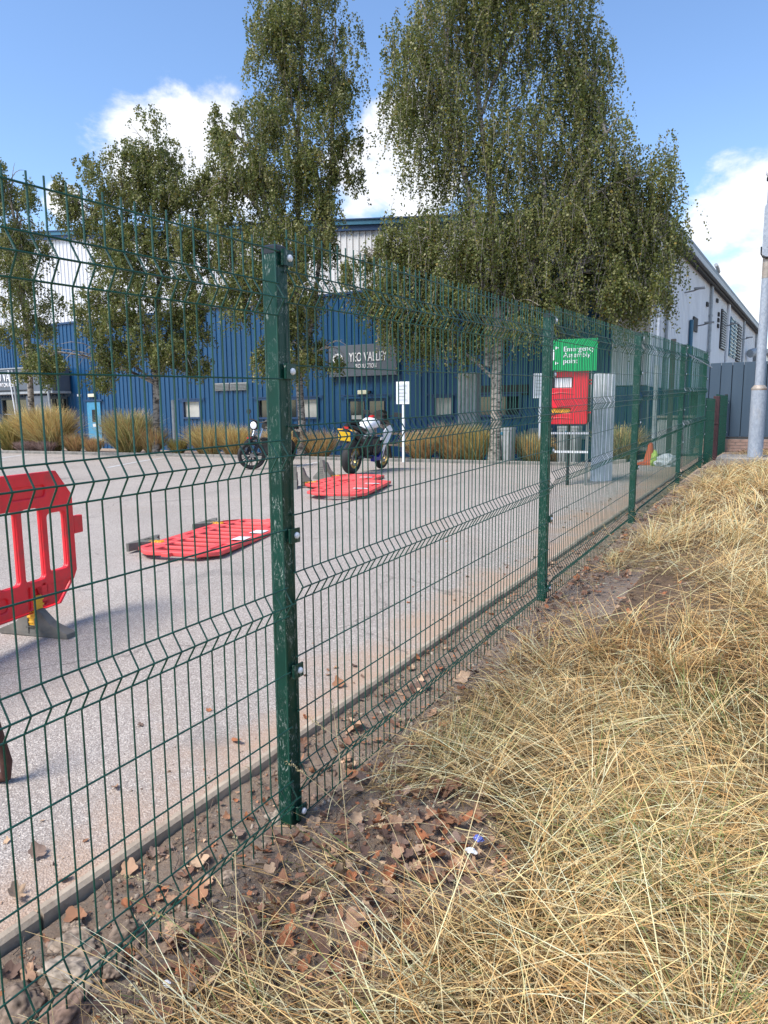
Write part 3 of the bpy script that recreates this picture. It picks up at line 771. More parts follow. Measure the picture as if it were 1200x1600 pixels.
# windows and doors on the front
def window(a, b, z0, z1, n, mats, frame=M['navy'], sill=True):
    mb = MB(); t = .05
    mb.box(a-.03, b+.03, BY-.07, BY-.005, z1-.03, z1+.05); mb.box(a-.03, b+.03, BY-.07, BY-.005, z0-.04, z0+.03)
    mb.box(a-.03, a+.04, BY-.068, BY-.007, z0+.03, z1-.03); mb.box(b-.04, b+.03, BY-.068, BY-.007, z0+.03, z1-.03)
    for i in range(1, n):
        xm = a+(b-a)*i/n; mb.box(xm-.025, xm+.025, BY-.066, BY-.009, z0+.03, z1-.03)
    w = mb.build('window', frame, bld)
    for i in range(n):
        xa = a+(b-a)*i/n+.03; xb = a+(b-a)*(i+1)/n-.03
        p = MB(); p.box(xa, xb, BY+.04, BY+.05, z0+.02, z1-.02); p.build('pane', mats[i % len(mats)], w)
    s = MB(); s.box(a-.25, b+.25, BY-.09, BY-.06, z1+.06, z1+.10); s.build('head_flashing', M['navy'], w)
    return w
window(-21.85, -20.9, 1.27, 1.95, 1, [M['glassw']])
window(-17.9, -15.1, 1.25, 1.95, 3, [M['glass'], M['glass'], M['glassw']])
window(-10.45, -9.75, 1.3, 1.92, 1, [M['glassw']])
window(-9.0, -7.45, 1.3, 1.93, 2, [M['glass'], M['glass']])
mb = MB(); mb.box(-9.2, -7.2, BY-.06, BY-.03, 1.93, 2.25); mb.build('dark_opening', M['dark'], bld)
for (a, b) in ((-34.2, -31.9), (-31.3, -29.2)):
    w = window(a, b, -.1, 2.2, 2, [M['glass'], M['glass']], M['steelblue'])
    for zz in (.9, 1.45):
        s = MB(); s.box(a+.05, b-.05, BY-.03, BY-.01, zz, zz+.05); s.build('glazing_bar', M['gutter'], w)
# light blue personnel door
dr = MB(); dr.box(-27.82, -26.93, BY-.06, BY-.01, -.1, 2.0); dro = dr.build('door', M['door'], bld)
s = MB(); s.box(-27.5, -27.2, BY-.068, BY-.062, 1.1, 1.65); s.build('door_window', M['dark'], dro)
s = MB(); s.box(-27.48, -27.18, BY-.068, BY-.062, .88, 1.02); s.build('door_notice', M['sticker'], dro)
s = MB(); s.bbox((-27.02, BY-.1, .98), (.1, .05, .03)); s.build('handle', M['chrome'], dro)
s = MB(); s.box(-28.0, -26.75, BY-.1, BY-.05, 2.02, 2.1); s.build('door_head', M['navy'], dro)
s = MB(); s.bbox((-27.4, BY-.1, 2.28), (.42, .1, .14)); s.build('lamp', M['glowcream'], bld)
for dx in (-28.35, -28.2): s = MB(); s.bbox((dx, BY-.08, 2.3), (.07, .06, .1)); s.build('sounder', M['wpaint'], bld)
# double door under the second sign
w = window(-13.9, -12.2, -.1, 1.95, 2, [M['blue'], M['blue']], M['blue'])
for xa in (-13.72, -12.92):
    s = MB(); s.box(xa, xa+.58, BY-.02, BY-.01, .98, 1.82); s.build('door_glass', M['glass'], w)
    s = MB(); s.box(xa+.05, xa+.5, BY-.028, BY-.022, 1.2, 1.34); s.build('reflection_strip', M['glassw'], w)
s = MB(); s.bbox((-13.15, BY-.1, 2.13), (.38, .1, .14)); s.build('lamp', M['glowcream'], bld)
s = MB(); s.bbox((-12.85, BY-.12, 2.13), (.07, .12, .1)); s.build('lamp_bracket', M['black'], bld)
# louvre vents
for (a, b) in ((-20.1, -19.3), (-19.25, -18.4)):
    v = MB(); v.box(a, b, BY-.06, BY-.04, 2.32, 2.62); vo = v.build('vent', M['greybox'], bld)
    for k in range(5):
        q = MB(); q.box(a+.02, b-.02, BY-.09, BY-.062, 2.34+k*.055, 2.362+k*.055); q.build('slat', M['steel'], vo)
# warehouse sign over the double door
def sign(x0, x1, z0, z1, y, lines, name, label, circle=None):
    t = empty(name, ((x0+x1)/2, y, (z0+z1)/2), 0, label, 'sign')
    mb = MB(); w, h = x1-x0, z1-z0; mb.bbox((0, 0, 0), (w, .08, h), ch=.1); mb.build('sign_board', M['sign'], t)
    for (txt, size, dx, dz, sxx) in lines:
        me = text_mesh(txt, size, .02, sx=sxx); setmat(me, M['wpaint']); link('lettering', me, t, (dx, -.053, dz), (PI/2, 0, 0))
    if circle:
        cx, cz, r = circle; ring = plate([[(r*math.cos(a*PI/16), r*math.sin(a*PI/16)) for a in range(32)], [(r*.8*math.cos(a*PI/16)+.02, r*.8*math.sin(a*PI/16)-.03) for a in range(32)]], .02); setmat(ring, M['wpaint'])
        link('emblem', ring, t, (cx, -.053, cz), (PI/2, 0, 0))
        for dxx, dzz in ((-.1, -.05), (.08, .05), (.0, -.12)):
            q = MB(); q.box(cx+dxx-.05, cx+dxx+.05, -.063, -.045, cz+dzz-.03, cz+dzz+.03); q.build('emblem_mark', M['wpaint'], t)
    return t
sign(-14.5, -11.75, 2.68, 3.75, BY-.14, [('YEO VALLEY', .44, .25, .10, .62), ('PRODUCTION', .21, .15, -.20, .66)], 'wall_sign', 'dark grey sign with white lettering above the blue double doors', (-.98, .05, .22))
# entrance canopy at the left with the other sign
cn = empty('entrance_canopy', (-31.5, BY-.9, 0)); tag(cn, 'dark boxed entrance canopy with white trim at the left of the blue building', 'canopy')
mb = MB(); mb.box(-4.5, 2.65, -.1, .8, 2.5, 3.55); mb.build('canopy_box', M['sign'], cn)
mb = MB(); mb.box(-4.55, 2.7, -.16, .8, 2.40, 2.5); mb.box(-4.55, 2.7, -.16, -.11, 3.55, 3.6); mb.build('canopy_trim', M['gutter'], cn)
for (xa, xb, w_) in ((-.25, .18, .035), (.05, .3, .05), (2.45, 2.72, .05)):
    mb = MB(); mb.tube([(xa, -.25, 3.5), (xb, -.2, -.1)], w_, 8); mb.build('canopy_column', M['gutter'] if w_ > .04 else M['wpaint'], cn)
mb = MB(); mb.box(.6, 2.3, -.05, .0, 1.4, 2.3); mb.build('notice_panel', M['sign'], cn)
sign(-33.9, -30.4, 2.58, 3.5, BY-1.06, [('YEO VALLEY', .56, .1, .12, .72), ('NEWTON ABBOT', .28, .1, -.22, .72)], 'canopy_sign', 'grey sign with white letters on the entrance canopy at far left', (-1.4, .05, .26))
# side wall details: downpipes, louvres, windows, lamps
def sdl(y): return Matrix.Translation((sx_(y), y, 0)) @ Matrix.Rotation(SA-PI/2, 4, 'Z')
def pipe(y, z0, z1, r, mat, neck=True):
    mb = MB(); m_ = sdl(y)
    P = [(.1, 0, z0), (.1, 0, z1-.5), (.1, 0, z1-.42), (.3, 0, z1-.05), (.3, 0, z1)] if neck else [(.1, 0, z0), (.1, 0, z1)]
    mb.tube([m_ @ Vector(p) for p in P], r, 8)
    z = z0+.5
    while z < z1-.8: mb.tube([m_ @ Vector((.1, 0, z)), m_ @ Vector((.1, 0, z+.08))], r*1.35, 8); z += 1.4
    mb.build('downpipe', mat, bld)
pipe(32.6, .5, 7.0, .06, M['gutter']); pipe(38.6, .5, 6.5, .07, M['white'], False); pipe(46.2, .5, 6.5, .06, M['gutter'], False); pipe(54.5, .5, 6.5, .06, M['gutter'], False)
pipe(27.9, 2.2, 4.6, .07, M['fascia'], False); pipe(23.4, -.1, 6.4, .05, M['gutter'], False)
m_ = sdl(32.6); mb = MB(); mb.tube([m_ @ Vector(p) for p in ((.3, 0, 6.95), (.3, -.4, 7.05), (.3, -.9, 7.08))], .07, 8); mb.build('swan_neck', M['gutter'], bld)
def louvre(y0, y1, z0, z1, name='louvre', mat=None, slats=14):
    m_ = sdl(y0); L = y1-y0; mb = MB(); mb.box(.03, .08, 0, L, z0, z1, m_); vo = mb.build(name, M['soffit'] if mat is None else mat, bld)
    for k in range(slats):
        z = z0+(z1-z0)*(k+.5)/slats; q = MB(); q.box(.08, .13, .05, L-.05, z-.02, z+.025, m_); q.build('slat', M['gutter'] if mat is None else M['steel'], vo)
louvre(36.3, 38.0, 4.2, 5.95, slats=16); louvre(43.2, 45.2, 4.0, 6.0, slats=14)
louvre(40.0, 41.2, 4.1, 6.0, 'blue_louvre', M['fascia'], 10); louvre(41.6, 42.8, 4.1, 6.0, 'blue_louvre', M['fascia'], 10)
for y, z in ((28.6, 4.55),):
    m_ = sdl(y); mb = MB(); mb.box(.03, .08, 0, .9, z-.25, z+.25, m_); mb.build('small_window', M['soffit'], bld)
for y, z in ((26.6, 5.4), (29.3, 4.55), (37.3, 5.3), (45.0, 5.3)):
    m_ = sdl(y); mb = MB(); mb.tube([m_ @ Vector(p) for p in ((.0, 0, z-.04), (.3, 0, z), (.5, 0, z+.06))], .025, 6); mb.bbox((.5, 0, z+.07), (.34, .16, .06), m_); mb.build('wall_lamp', M['steel'], bld)
for y, z in ((34.5, 6.1), (35.2, 5.6), (35.2, 5.35), (35.2, 5.1), (31.6, 5.6), (41.0, 3.7), (41.0, 3.4), (41.0, 3.1), (43.0, 3.7), (43.0, 3.4), (43.0, 3.1)):
    m_ = sdl(y); mb = MB(); mb.box(.03, .09, 0, .35, z-.08, z+.08, m_); mb.build('wall_box', M['soffit'], bld)
m_ = sdl(49.); mb = MB(); mb.tube([m_ @ Vector(p) for p in ((.3, -.8, 4.7), (.5, -.5, 4.8), (.6, 0, 4.75), (.6, .5, 4.5), (.6, .6, 3.9), (.6, .6, .5))], .25, 10); mb.build('duct', M['gutter'], bld)
# second lower building beyond
b2_ = empty('far_warehouse', (0, 0, 0)); tag(b2_, 'lower white shed beyond the pale side wall, right of the steel column', 'building')
mb = MB(); mb.box(-20, -2.2, 57.5, 80, 0, 5.3); mb.build('wall', M['white'], b2_)
mb = MB(); mb.box(-20, -1.8, 57.3, 80.2, 5.32, 5.6); mb.build('roof', M['gutter'], b2_)
mb = MB(); mb.box(-2.18, -2.12, 60, 62.5, .4, 4.3); mb.build('door', M['dark'], b2_)
mb = MB(); mb.tube([(-2.0, 59, .4), (-2.0, 59, 5.3)], .08, 8); mb.build('downpipe', M['gutter'], b2_)

# ---------------------------------------------------------------- slate blue board fence + brick plinth
FY = 19.2
bf = empty('board_fence', (0, FY, 0)); tag(bf, 'slate blue vertical board fence on a low brick plinth behind the steel column', 'fence')
x = -2.15; k = 0
while x < 6.5:
    w = .235; mb = MB(); mb.box(x, x+w, -.02, .02, .79, 2.56); o = mb.build('board', M['steelblue'], bf, (0, (k % 2)*.012, 0)); bevel(o, .006, 1); x += w+.012; k += 1
mb = MB(); mb.box(-2.15, 6.5, .045, .09, 1.1, 1.2); mb.box(-2.15, 6.5, .045, .09, 2.2, 2.3); mb.build('rail', M['steelblue'], bf)
mb = MB(); mb.box(-2.15, 6.5, .0355, .04, .8, 2.5); mb.build('added_dark_backing', M['soffit'], bf)  # dark sheet added behind the boards so no light shows between them
mb = MB(); mb.box(-2.15, 6.5, -.03, .03, .74, .785); mb.build('base_rail', M['soffit'], bf)
bm_ = MB(); bm_.box(-.107, .107, -.05, .05, -.0325, .0325); BR = bm_.mesh('brick', M['brick'])
for r_ in range(4):
    xx = -2.15+(.11 if r_ % 2 else 0)
    while xx < 4.6: link('brick', BR, bf, (xx+.107, random.uniform(-.003, .003), .47+r_*.075)); xx += .225
mb = MB(); mb.box(-2.15, 6.5, -.04, .05, .3, .735); mb.build('mortar_bed', M['slab'], bf)
mb = MB(); mb.tube([(3.0, 0, .5), (3.0, 0, .56)], .05, 8)

# ---------------------------------------------------------------- CCTV column on a concrete pad
LX, LY = -.615, 14.4; LZ = .60
col_ = empty('camera_column', (LX, LY, LZ), 0, 'tall galvanised steel column carrying a camera at the right edge', 'column')
mb = MB(); mb.tube([(0, 0, -.1), (0, 0, 1.18)], .125, 20); mb.build('base_section', M['galv'], col_)
mb = MB(); mb.lathe([(.125, 1.18), (.131, 1.2), (.126, 1.22), (.085, 1.27)], 20); mb.build('shoulder', M['ruststain'], col_)
mb = MB(); mb.tube([(0, 0, 1.25), (0, 0, 3.0), (0, 0, 4.74)], [.080, .074, .066], 18); mb.build('shaft', M['galv'], col_)
mb = MB(); mb.tube([(.0, 0, 3.1), (.0, 0, 3.5)], .077, 18); mb.build('rust_streak', M['ruststain'], col_)
me = plate([rounded(-.10, .10, 0, .9, .095, 5)], .05, .004); setmat(me, M['galv'])
link('cable_cover', me, col_, (.01, -.10, 3.44), (PI/2, 0, 0))
mb = MB(); mb.tube([(-.105, -.10, 3.62), (-.102, -.10, 3.50), (-.07, -.10, 3.44), (.01, -.10, 3.42), (.09, -.10, 3.44), (.122, -.10, 3.50), (.125, -.10, 3.62)], .012, 8); mb.build('cable_loop', M['black'], col_)
for q in (3.6, 4.0, 4.26): mb = MB(); mb.tube([(.0, -.125, q), (.0, -.133, q)], .012, 8); mb.build('cover_screw', M['steel'], col_)
mb = MB(); mb.tube([(0, 0, 4.72), (0, 0, 4.77)], .095, 16); mb.build('camera_mount', M['black'], col_)
mb = MB(); mb.lathe([(.0001, 0), (.08, .01), (.11, .05), (.11, .11), (.09, .16), (.0001, .18)], 16, Matrix.Translation((0, 0, 4.77))); mb.tube([(0, .1, 4.96), (-.02, -.14, 4.93)], .06, 12); mb.build('camera_head', M['wpaint'], col_)
mb = MB(); mb.tube([(-.02, -.13, 4.93), (-.022, -.16, 4.925)], .045, 12); mb.build('lens', M['black'], col_)
mb = MB(); mb.bbox((LX+.15, LY+.1, LZ-.08), (1.5, 1.1, .16), ch=.1); o = mb.build('concrete_pad', M['slab']); tag(o, kind='structure')

# ---------------------------------------------------------------- emergency cabinet, sheeting, signs, bins
ec = empty('emergency_cabinet', (-2.95, 10.55, .32), R(0)); tag(ec, 'red emergency cabinet under a green assembly point sign, on grey legs', 'cabinet')
ec.rotation_euler = (0, 0, R(8))
mb = MB()
for x_ in (-.30, .28):
    mb.box(x_-.02, x_+.02, .1, .14, -.05, 1.9)
mb.build('leg', M['steel'], ec)
mb = MB(); mb.box(-.32, .30, .09, .15, .50, .53); mb.build('rail', M['sticker'], ec)
mb = MB(); mb.box(-.32, .30, .09, .15, .78, .81); mb.build('rail', M['sticker'], ec)
mb = MB(); mb.box(-.02, .02, .16, .2, -.03, 1.1); mb.build('leg', M['black'], ec)
mb = MB(); mb.bbox((.0, .18, 1.41), (.62, .22, .92)); mb.build('cabinet_body', M['helmet'], ec)
front = plate([rounded(-.34, .28, .93, 1.90, .03, 3), rounded(-.28, .06, 1.46, 1.62, .012, 2), rounded(-.28, .04, 1.09, 1.17, .012, 2)], .07, .008, 2); setmat(front, M['redbox'])
link('red_door', front, ec, (0, .03, 0), (PI/2, 0, 0))
mb = MB(); mb.box(-.26, .05, .02, .03, 1.47, 1.61); mb.build('white_panel', M['sticker'], ec)
mb = MB(); mb.box(-.27, .03, .02, .03, 1.10, 1.16); mb.build('hazard_strip', M['yellow'], ec)
mb = MB(); mb.box(-.27, -.2, .01, .02, 1.47, 1.61); mb.build('dark_insert', M['black'], ec)
for z_ in (1.03, 1.395):
    mb = MB(); mb.tube([(-.3, -.008, z_-.02), (-.1, -.012, z_), (.08, -.008, z_-.02)], .006, 6); mb.build('ridge', M['redbox'], ec)
for z_ in (1.57, 1.52, 1.1): mb = MB(); mb.bbox((.31, .06, z_), (.04, .03, .025)); mb.build('latch', M['redbox'], ec)
gs = empty('assembly_sign', (-2.92, 10.5, 2.25), R(8), 'green Emergency Assembly point sign above the red cabinet', 'sign')
mb = MB(); mb.box(-.34, .38, -.006, .006, -.23, .23); bevel(mb.build('sign_board', M['signgreen'], gs), .002)
for txt, z_ in (('Emergency', .085), ('Assembly', .0), ('point', -.085)):
    me = text_mesh(txt, .1, .002, 'LEFT'); setmat(me, M['wpaint']); link('lettering', me, gs, (-.10, -.008, z_), (PI/2, 0, 0))
pic = MB()
for (x_, z_) in ((-.29, .0), (-.245, .015)):
    pic.box(x_-.014, x_+.014, -.009, -.006, z_-.08, z_+.04); pic.lathe([(.0001, 0), (.014, 0)], 10, Matrix.Translation((x_, -.0085, z_+.06)) @ Matrix.Rotation(PI/2, 4, 'X'))
for (x_, z_, sx1, sz1) in ((-.19, .11, 1, 1), (-.19, -.11, 1, -1), (-.325, .11, -1, 1), (-.325, -.11, -1, -1)):
    pic.box(x_-.02, x_+.02, -.009, -.006, z_-.006, z_+.006); pic.box(x_-.006-.016*sx1, x_+.006-.016*sx1, -.0092, -.0062, z_-.02, z_+.02)
pic.build('pictogram', M['wpaint'], gs)
# tall pale sheet standing beside it (a rounded cover)
mb = MB(); pr = []
for i in range(13):
    a = PI+PI*i/12; pr.append((.16*math.cos(a), .09*math.sin(a)))
pr2 = [(x_*.9, y_*.9+.006) for x_, y_ in reversed(pr)]
mb.loft([[(x_, y_, z_) for x_, y_ in pr+pr2] for z_ in (0, 1.66)], smooth=False)
for i in range(1, 12, 2):
    x_, y_ = pr[i]; mb.box(x_-.006, x_+.006, y_-.008, y_+.004, .02, 1.64)
o = mb.build('cover_sheet', M['paleblue'], None, (-2.60, 11.3, .35), (0, 0, R(10))); tag(o, 'tall pale grey curved cover standing beside the red cabinet', 'cover')
# white notice boards on posts
def notice(name, x, y, w, h, z0, z1, label):
    t = empty(name, (x, y, float(TZ(x, y))), R(6), label, 'sign')
    mb = MB(); mb.tube([(0, .03, 0), (0, .03, z1-.1)], .038, 10); mb.build('pole', M['wpaint'], t)
    mb = MB(); mb.box(-w/2, w/2, -.02, .0, z0, z1); bevel(mb.build('board', M['wpaint'], t), .004)
    mb = MB(); mb.box(-w/2+.04, w/2-.04, -.025, -.021, z0+.05, z1-.05); mb.build('poster', M['paleblue'], t)
    for k in range(5): mb = MB(); mb.box(-w/2+.07, w/2-.07-.04*(k % 2), -.028, -.0255, z0+.1+k*.09, z0+.115+k*.09); mb.build('printed_line', M['greybox'], t)
notice('notice_board', -8.98, 16.55, .37, .56, 1.52, 2.10, 'white notice board on a white post right of the motorcycle')
notice('notice_board', -5.95, 18.6, .36, .62, 1.75, 2.4, 'white notice board partly hidden behind the second fence post')
mb = MB(); mb.tube([(0, 0, -.1), (0, 0, 1.62)], .055, 12); mb.lathe([(.055, 1.62), (.04, 1.66), (.0001, 1.67)], 12); o = mb.build('bollard', M['gutter'], None, (-16.54, 15.75, .2)); tag(o, 'slim grey bollard standing at the planting edge left of the motorcycles', 'bollard')
def ribbed_bin(x, y, w, h, label, mat=M['greybox']):
    t = empty('litter_bin', (x, y, float(TZ(x, y))+.03), 0, label, 'bin')
    mb = MB(); pr = rounded(-w/2, w/2, -w*.4, w*.4, w*.12, 3); mb.loft([[(a*s_, b*s_, z_) for a, b in pr] for z_, s_ in ((.04, .95), (h*.93, 1.), (h*.94, 1.05), (h, 1.04))], smooth=False); mb.build('bin_body', mat, t)
    mb = MB(); mb.loft([[(a*.9, b*.9, z_) for a, b in pr] for z_ in (0, .04)], smooth=False); mb.build('plinth', M['black'], t)
    for k in range(6): mb = MB(); mb.box(-w*.4+k*w*.16-.008, -w*.4+k*w*.16+.008, -w*.41, -w*.395, .08, h*.88); mb.build('groove', M['soffit'], t)
    mb = MB(); mb.box(-.05, .05, -w*.425, -w*.415, h*.8, h*.88); mb.build('badge', M['fascia'], t)
ribbed_bin(-6.62, 17.75, .52, .92, 'grey litter bin beside the large birch trunk')
ribbed_bin(-5.05, 18.3, .55, .98, 'grey litter bin behind the legs of the red cabinet')
ribbed_bin(-6.2, 19.6, .5, .95, 'grey bin just left of the second fence post')
s = MB(); s.bbox((-7.0, BY-.1, .78), (.22, .1, .26)); s.build('socket_box', M['greybox'], bld)
s = MB(); s.bbox((-5.45, BY-.1, .72), (.22, .1, .26)); s.build('socket_box', M['greybox'], bld)
s = MB(); s.box(-6.15, -6.0, BY-.1, BY-.05, -.1, 2.); s.build('cable_tray', M['dark'], bld)
# grey ribbed casing in front of the wall
t = empty('ribbed_casing', (-8.35, 19.4, .0), 0, 'tall grey ribbed metal casing between the dark windows, above tall grass', 'casing')
mb = MB(); mb.box(-.29, .29, -.1, .25, 0, 2.55); mb.build('casing_box', M['greybox'], t)
for k in range(5): mb = MB(); mb.tube([(-.24+k*.12, -.1, .0), (-.24+k*.12, -.1, 2.56)], .038, 8); mb.build('rib', M['gutter'], t)
# picnic tables
def picnic(x, y, rz, label):
    t = empty('picnic_table', (x, y, float(TZ(x, y))+.05), rz, label, 'picnic table', 'picnic tables in the planting bed')
    for k in range(5): mb = MB(); mb.box(-.85, .85, -.36+k*.15, -.225+k*.15, .70, .74); mb.build('table_plank', M['wood'], t)
    for s_ in (-1, 1):
        for k in range(2): mb = MB(); mb.box(-.85, .85, s_*.72-.13+k*.135, s_*.72-.005+k*.135, .41, .45); mb.build('seat_plank', M['wood'], t)
        mb = MB()
        for q in (-1, 1): mb.tube([(s_*.6, q*.62, 0), (s_*.6, q*.2, .70)], .04, 4)
        mb.box(s_*.6-.03, s_*.6+.03, -.75, .75, .34, .41); mb.build('leg_frame', M['wood'], t)
picnic(-9.6, 17.9, .3, 'dark timber picnic table behind the white motorcycle'); picnic(-8.35, 18.6, .1, 'dark timber picnic table left of the tall grey casing')
# cone, bag, lime bottle bag, cabinet behind the fence
mb = MB(); mb.box(-.2, .2, -.2, .2, 0, .04); mb.lathe([(.13, .04), (.035, .42), (.0001, .43)], 14); o = mb.build('traffic_cone', M['orange'], None, (-2.42, 14.5, .40)); tag(o, 'orange traffic cone beside the plastic bag behind the fence', 'cone')
def crumple(name, loc, sz, mat, seed, label, cat):
    bm = bmesh.new(); bmesh.ops.create_icosphere(bm, subdivisions=3, radius=1)
    for v in bm.verts:
        n_ = mnoise.noise(v.co*2.2+Vector((seed, 0, 0)))*.45+mnoise.noise(v.co*6+Vector((0, seed, 0)))*.2; v.co *= 1+n_
        v.co = Vector((v.co.x*sz[0], v.co.y*sz[1], max(v.co.z, -.6)*sz[2]+sz[2]*.6))
    me = bpy.data.meshes.new(name); bm.to_mesh(me); bm.free(); setmat(me, mat); o = link(name, me, None, loc); tag(o, label, cat); return o
crumple('plastic_bag', (-2.05, 14.0, .40), (.2, .15, .15), M['bag'], 3, 'white plastic bag lying on the ground behind the fence', 'bag')
crumple('green_bag', (-2.27, 14.1, .41), (.07, .07, .17), M['lime'], 9, 'lime green plastic bag standing beside the white bag', 'bag')
t = empty('utility_cabinet', (-2.35, 17.2, .42), 0, 'grey utility cabinet with an open door behind the far green panel', 'cabinet')
mb = MB(); mb.bbox((0, 0, .42), (.75, .4, .84)); mb.build('cabinet_body', M['greybox'], t)
mb = MB(); mb.box(.05, .34, -.23, -.205, .06, .8); mb.build('cabinet_door', M['gutter'], t)
mb = MB(); mb.bbox((0, 0, .87), (.8, .46, .05)); mb.build('lid', M['slab'], t)
t = empty('pole_with_sleeve', (-2.55, 15.6, .4), 0, 'pale grey pole rising behind the cone', 'pole')
mb = MB(); mb.tube([(0, 0, 0), (0, 0, 1.95)], .045, 10); mb.build('sleeve', M['gutter'], t)
mb = MB(); mb.tube([(0, 0, 1.95), (0, 0, 2.9)], .035, 10); mb.build('upper_pole', M['galv'], t)
mb = MB(); mb.box(-.05, .05, -.03, .03, 0, 2.55); o = mb.build('dark_gap_strip', M['soffit'], None, (-2.4, 16.6, .4)); tag(o, 'slim dark strip added for the dark gap between the pale pole and the utility cabinet', 'post')  # dark upright added to stand in for a shaded gap

# ---------------------------------------------------------------- motorcycles
def wheel(parent, x, r, w, rim_mat, steer=0., spokes=5, disc=True):
    h = bpy.data.objects.new('wheel', None); col.objects.link(h)
    mb = MB(); Rm = Matrix.Rotation(PI/2, 4, 'X')
    prof = []
    for k in range(13):
        a = PI*k/12; prof.append((r-.5*w*.8+.5*w*.8*math.sin(a), w/2*math.cos(a)))
    prof = [(r-.6*w, w/2*.75)]+prof+[(r-.6*w, -w/2*.75)]
    mb.lathe([(a_, b_) for a_, b_ in prof], 36, Rm)
    me = mb.mesh('wheel', M['tyre'])
    bpy.data.objects.remove(h)
    o = link('wheel', me, parent, (x, 0, r), (0, 0, steer))
    ri = r-.58*w
    mb = MB(); mb.lathe([(ri, w*.36), (ri-.02, w*.34), (ri-.025, 0), (ri-.02, -w*.34), (ri, -w*.36), (ri+.012, 0), (ri, w*.36)], 36, Rm); mb.build('rim', rim_mat, o)
    for k in range(spokes):
        a = 2*PI*k/spokes+.3; ca, sa = math.cos(a), math.sin(a)
        for da in (-.12, .12):
            mb = MB(); mb.tube([(.04*ca, 0, .04*sa), ((ri-.01)*math.cos(a+da), 0, (ri-.01)*math.sin(a+da))], [.016, .011], 6); mb.build('spoke', rim_mat, o)
    mb = MB(); mb.lathe([(.0001, .06), (.045, .06), (.05, .03), (.05, -.03), (.045, -.06), (.0001, -.06)], 16, Rm); mb.build('hub', M['steel'], o)
    if disc:
        mb = MB(); mb.lathe([(.09, w*.36), (.15, w*.36), (.15, w*.36+.005), (.09, w*.36+.005)], 24, Rm); mb.build('brake_disc', M['steel'], o)
    return o
def body(mb, secs, n=12):
    """secs: (x, zc, halfwidth, halfheight, power)"""
    rings = []
    for (x, zc, hw, hh) in secs:
        rr = []
        for k in range(n):
            a = 2*PI*k/n; c, s = math.cos(a), math.sin(a)
            rr.append((x, hw*math.copysign(abs(c)**.8, c), zc+hh*math.copysign(abs(s)**.8, s)))
        rings.append(rr)
    mb.loft(rings)
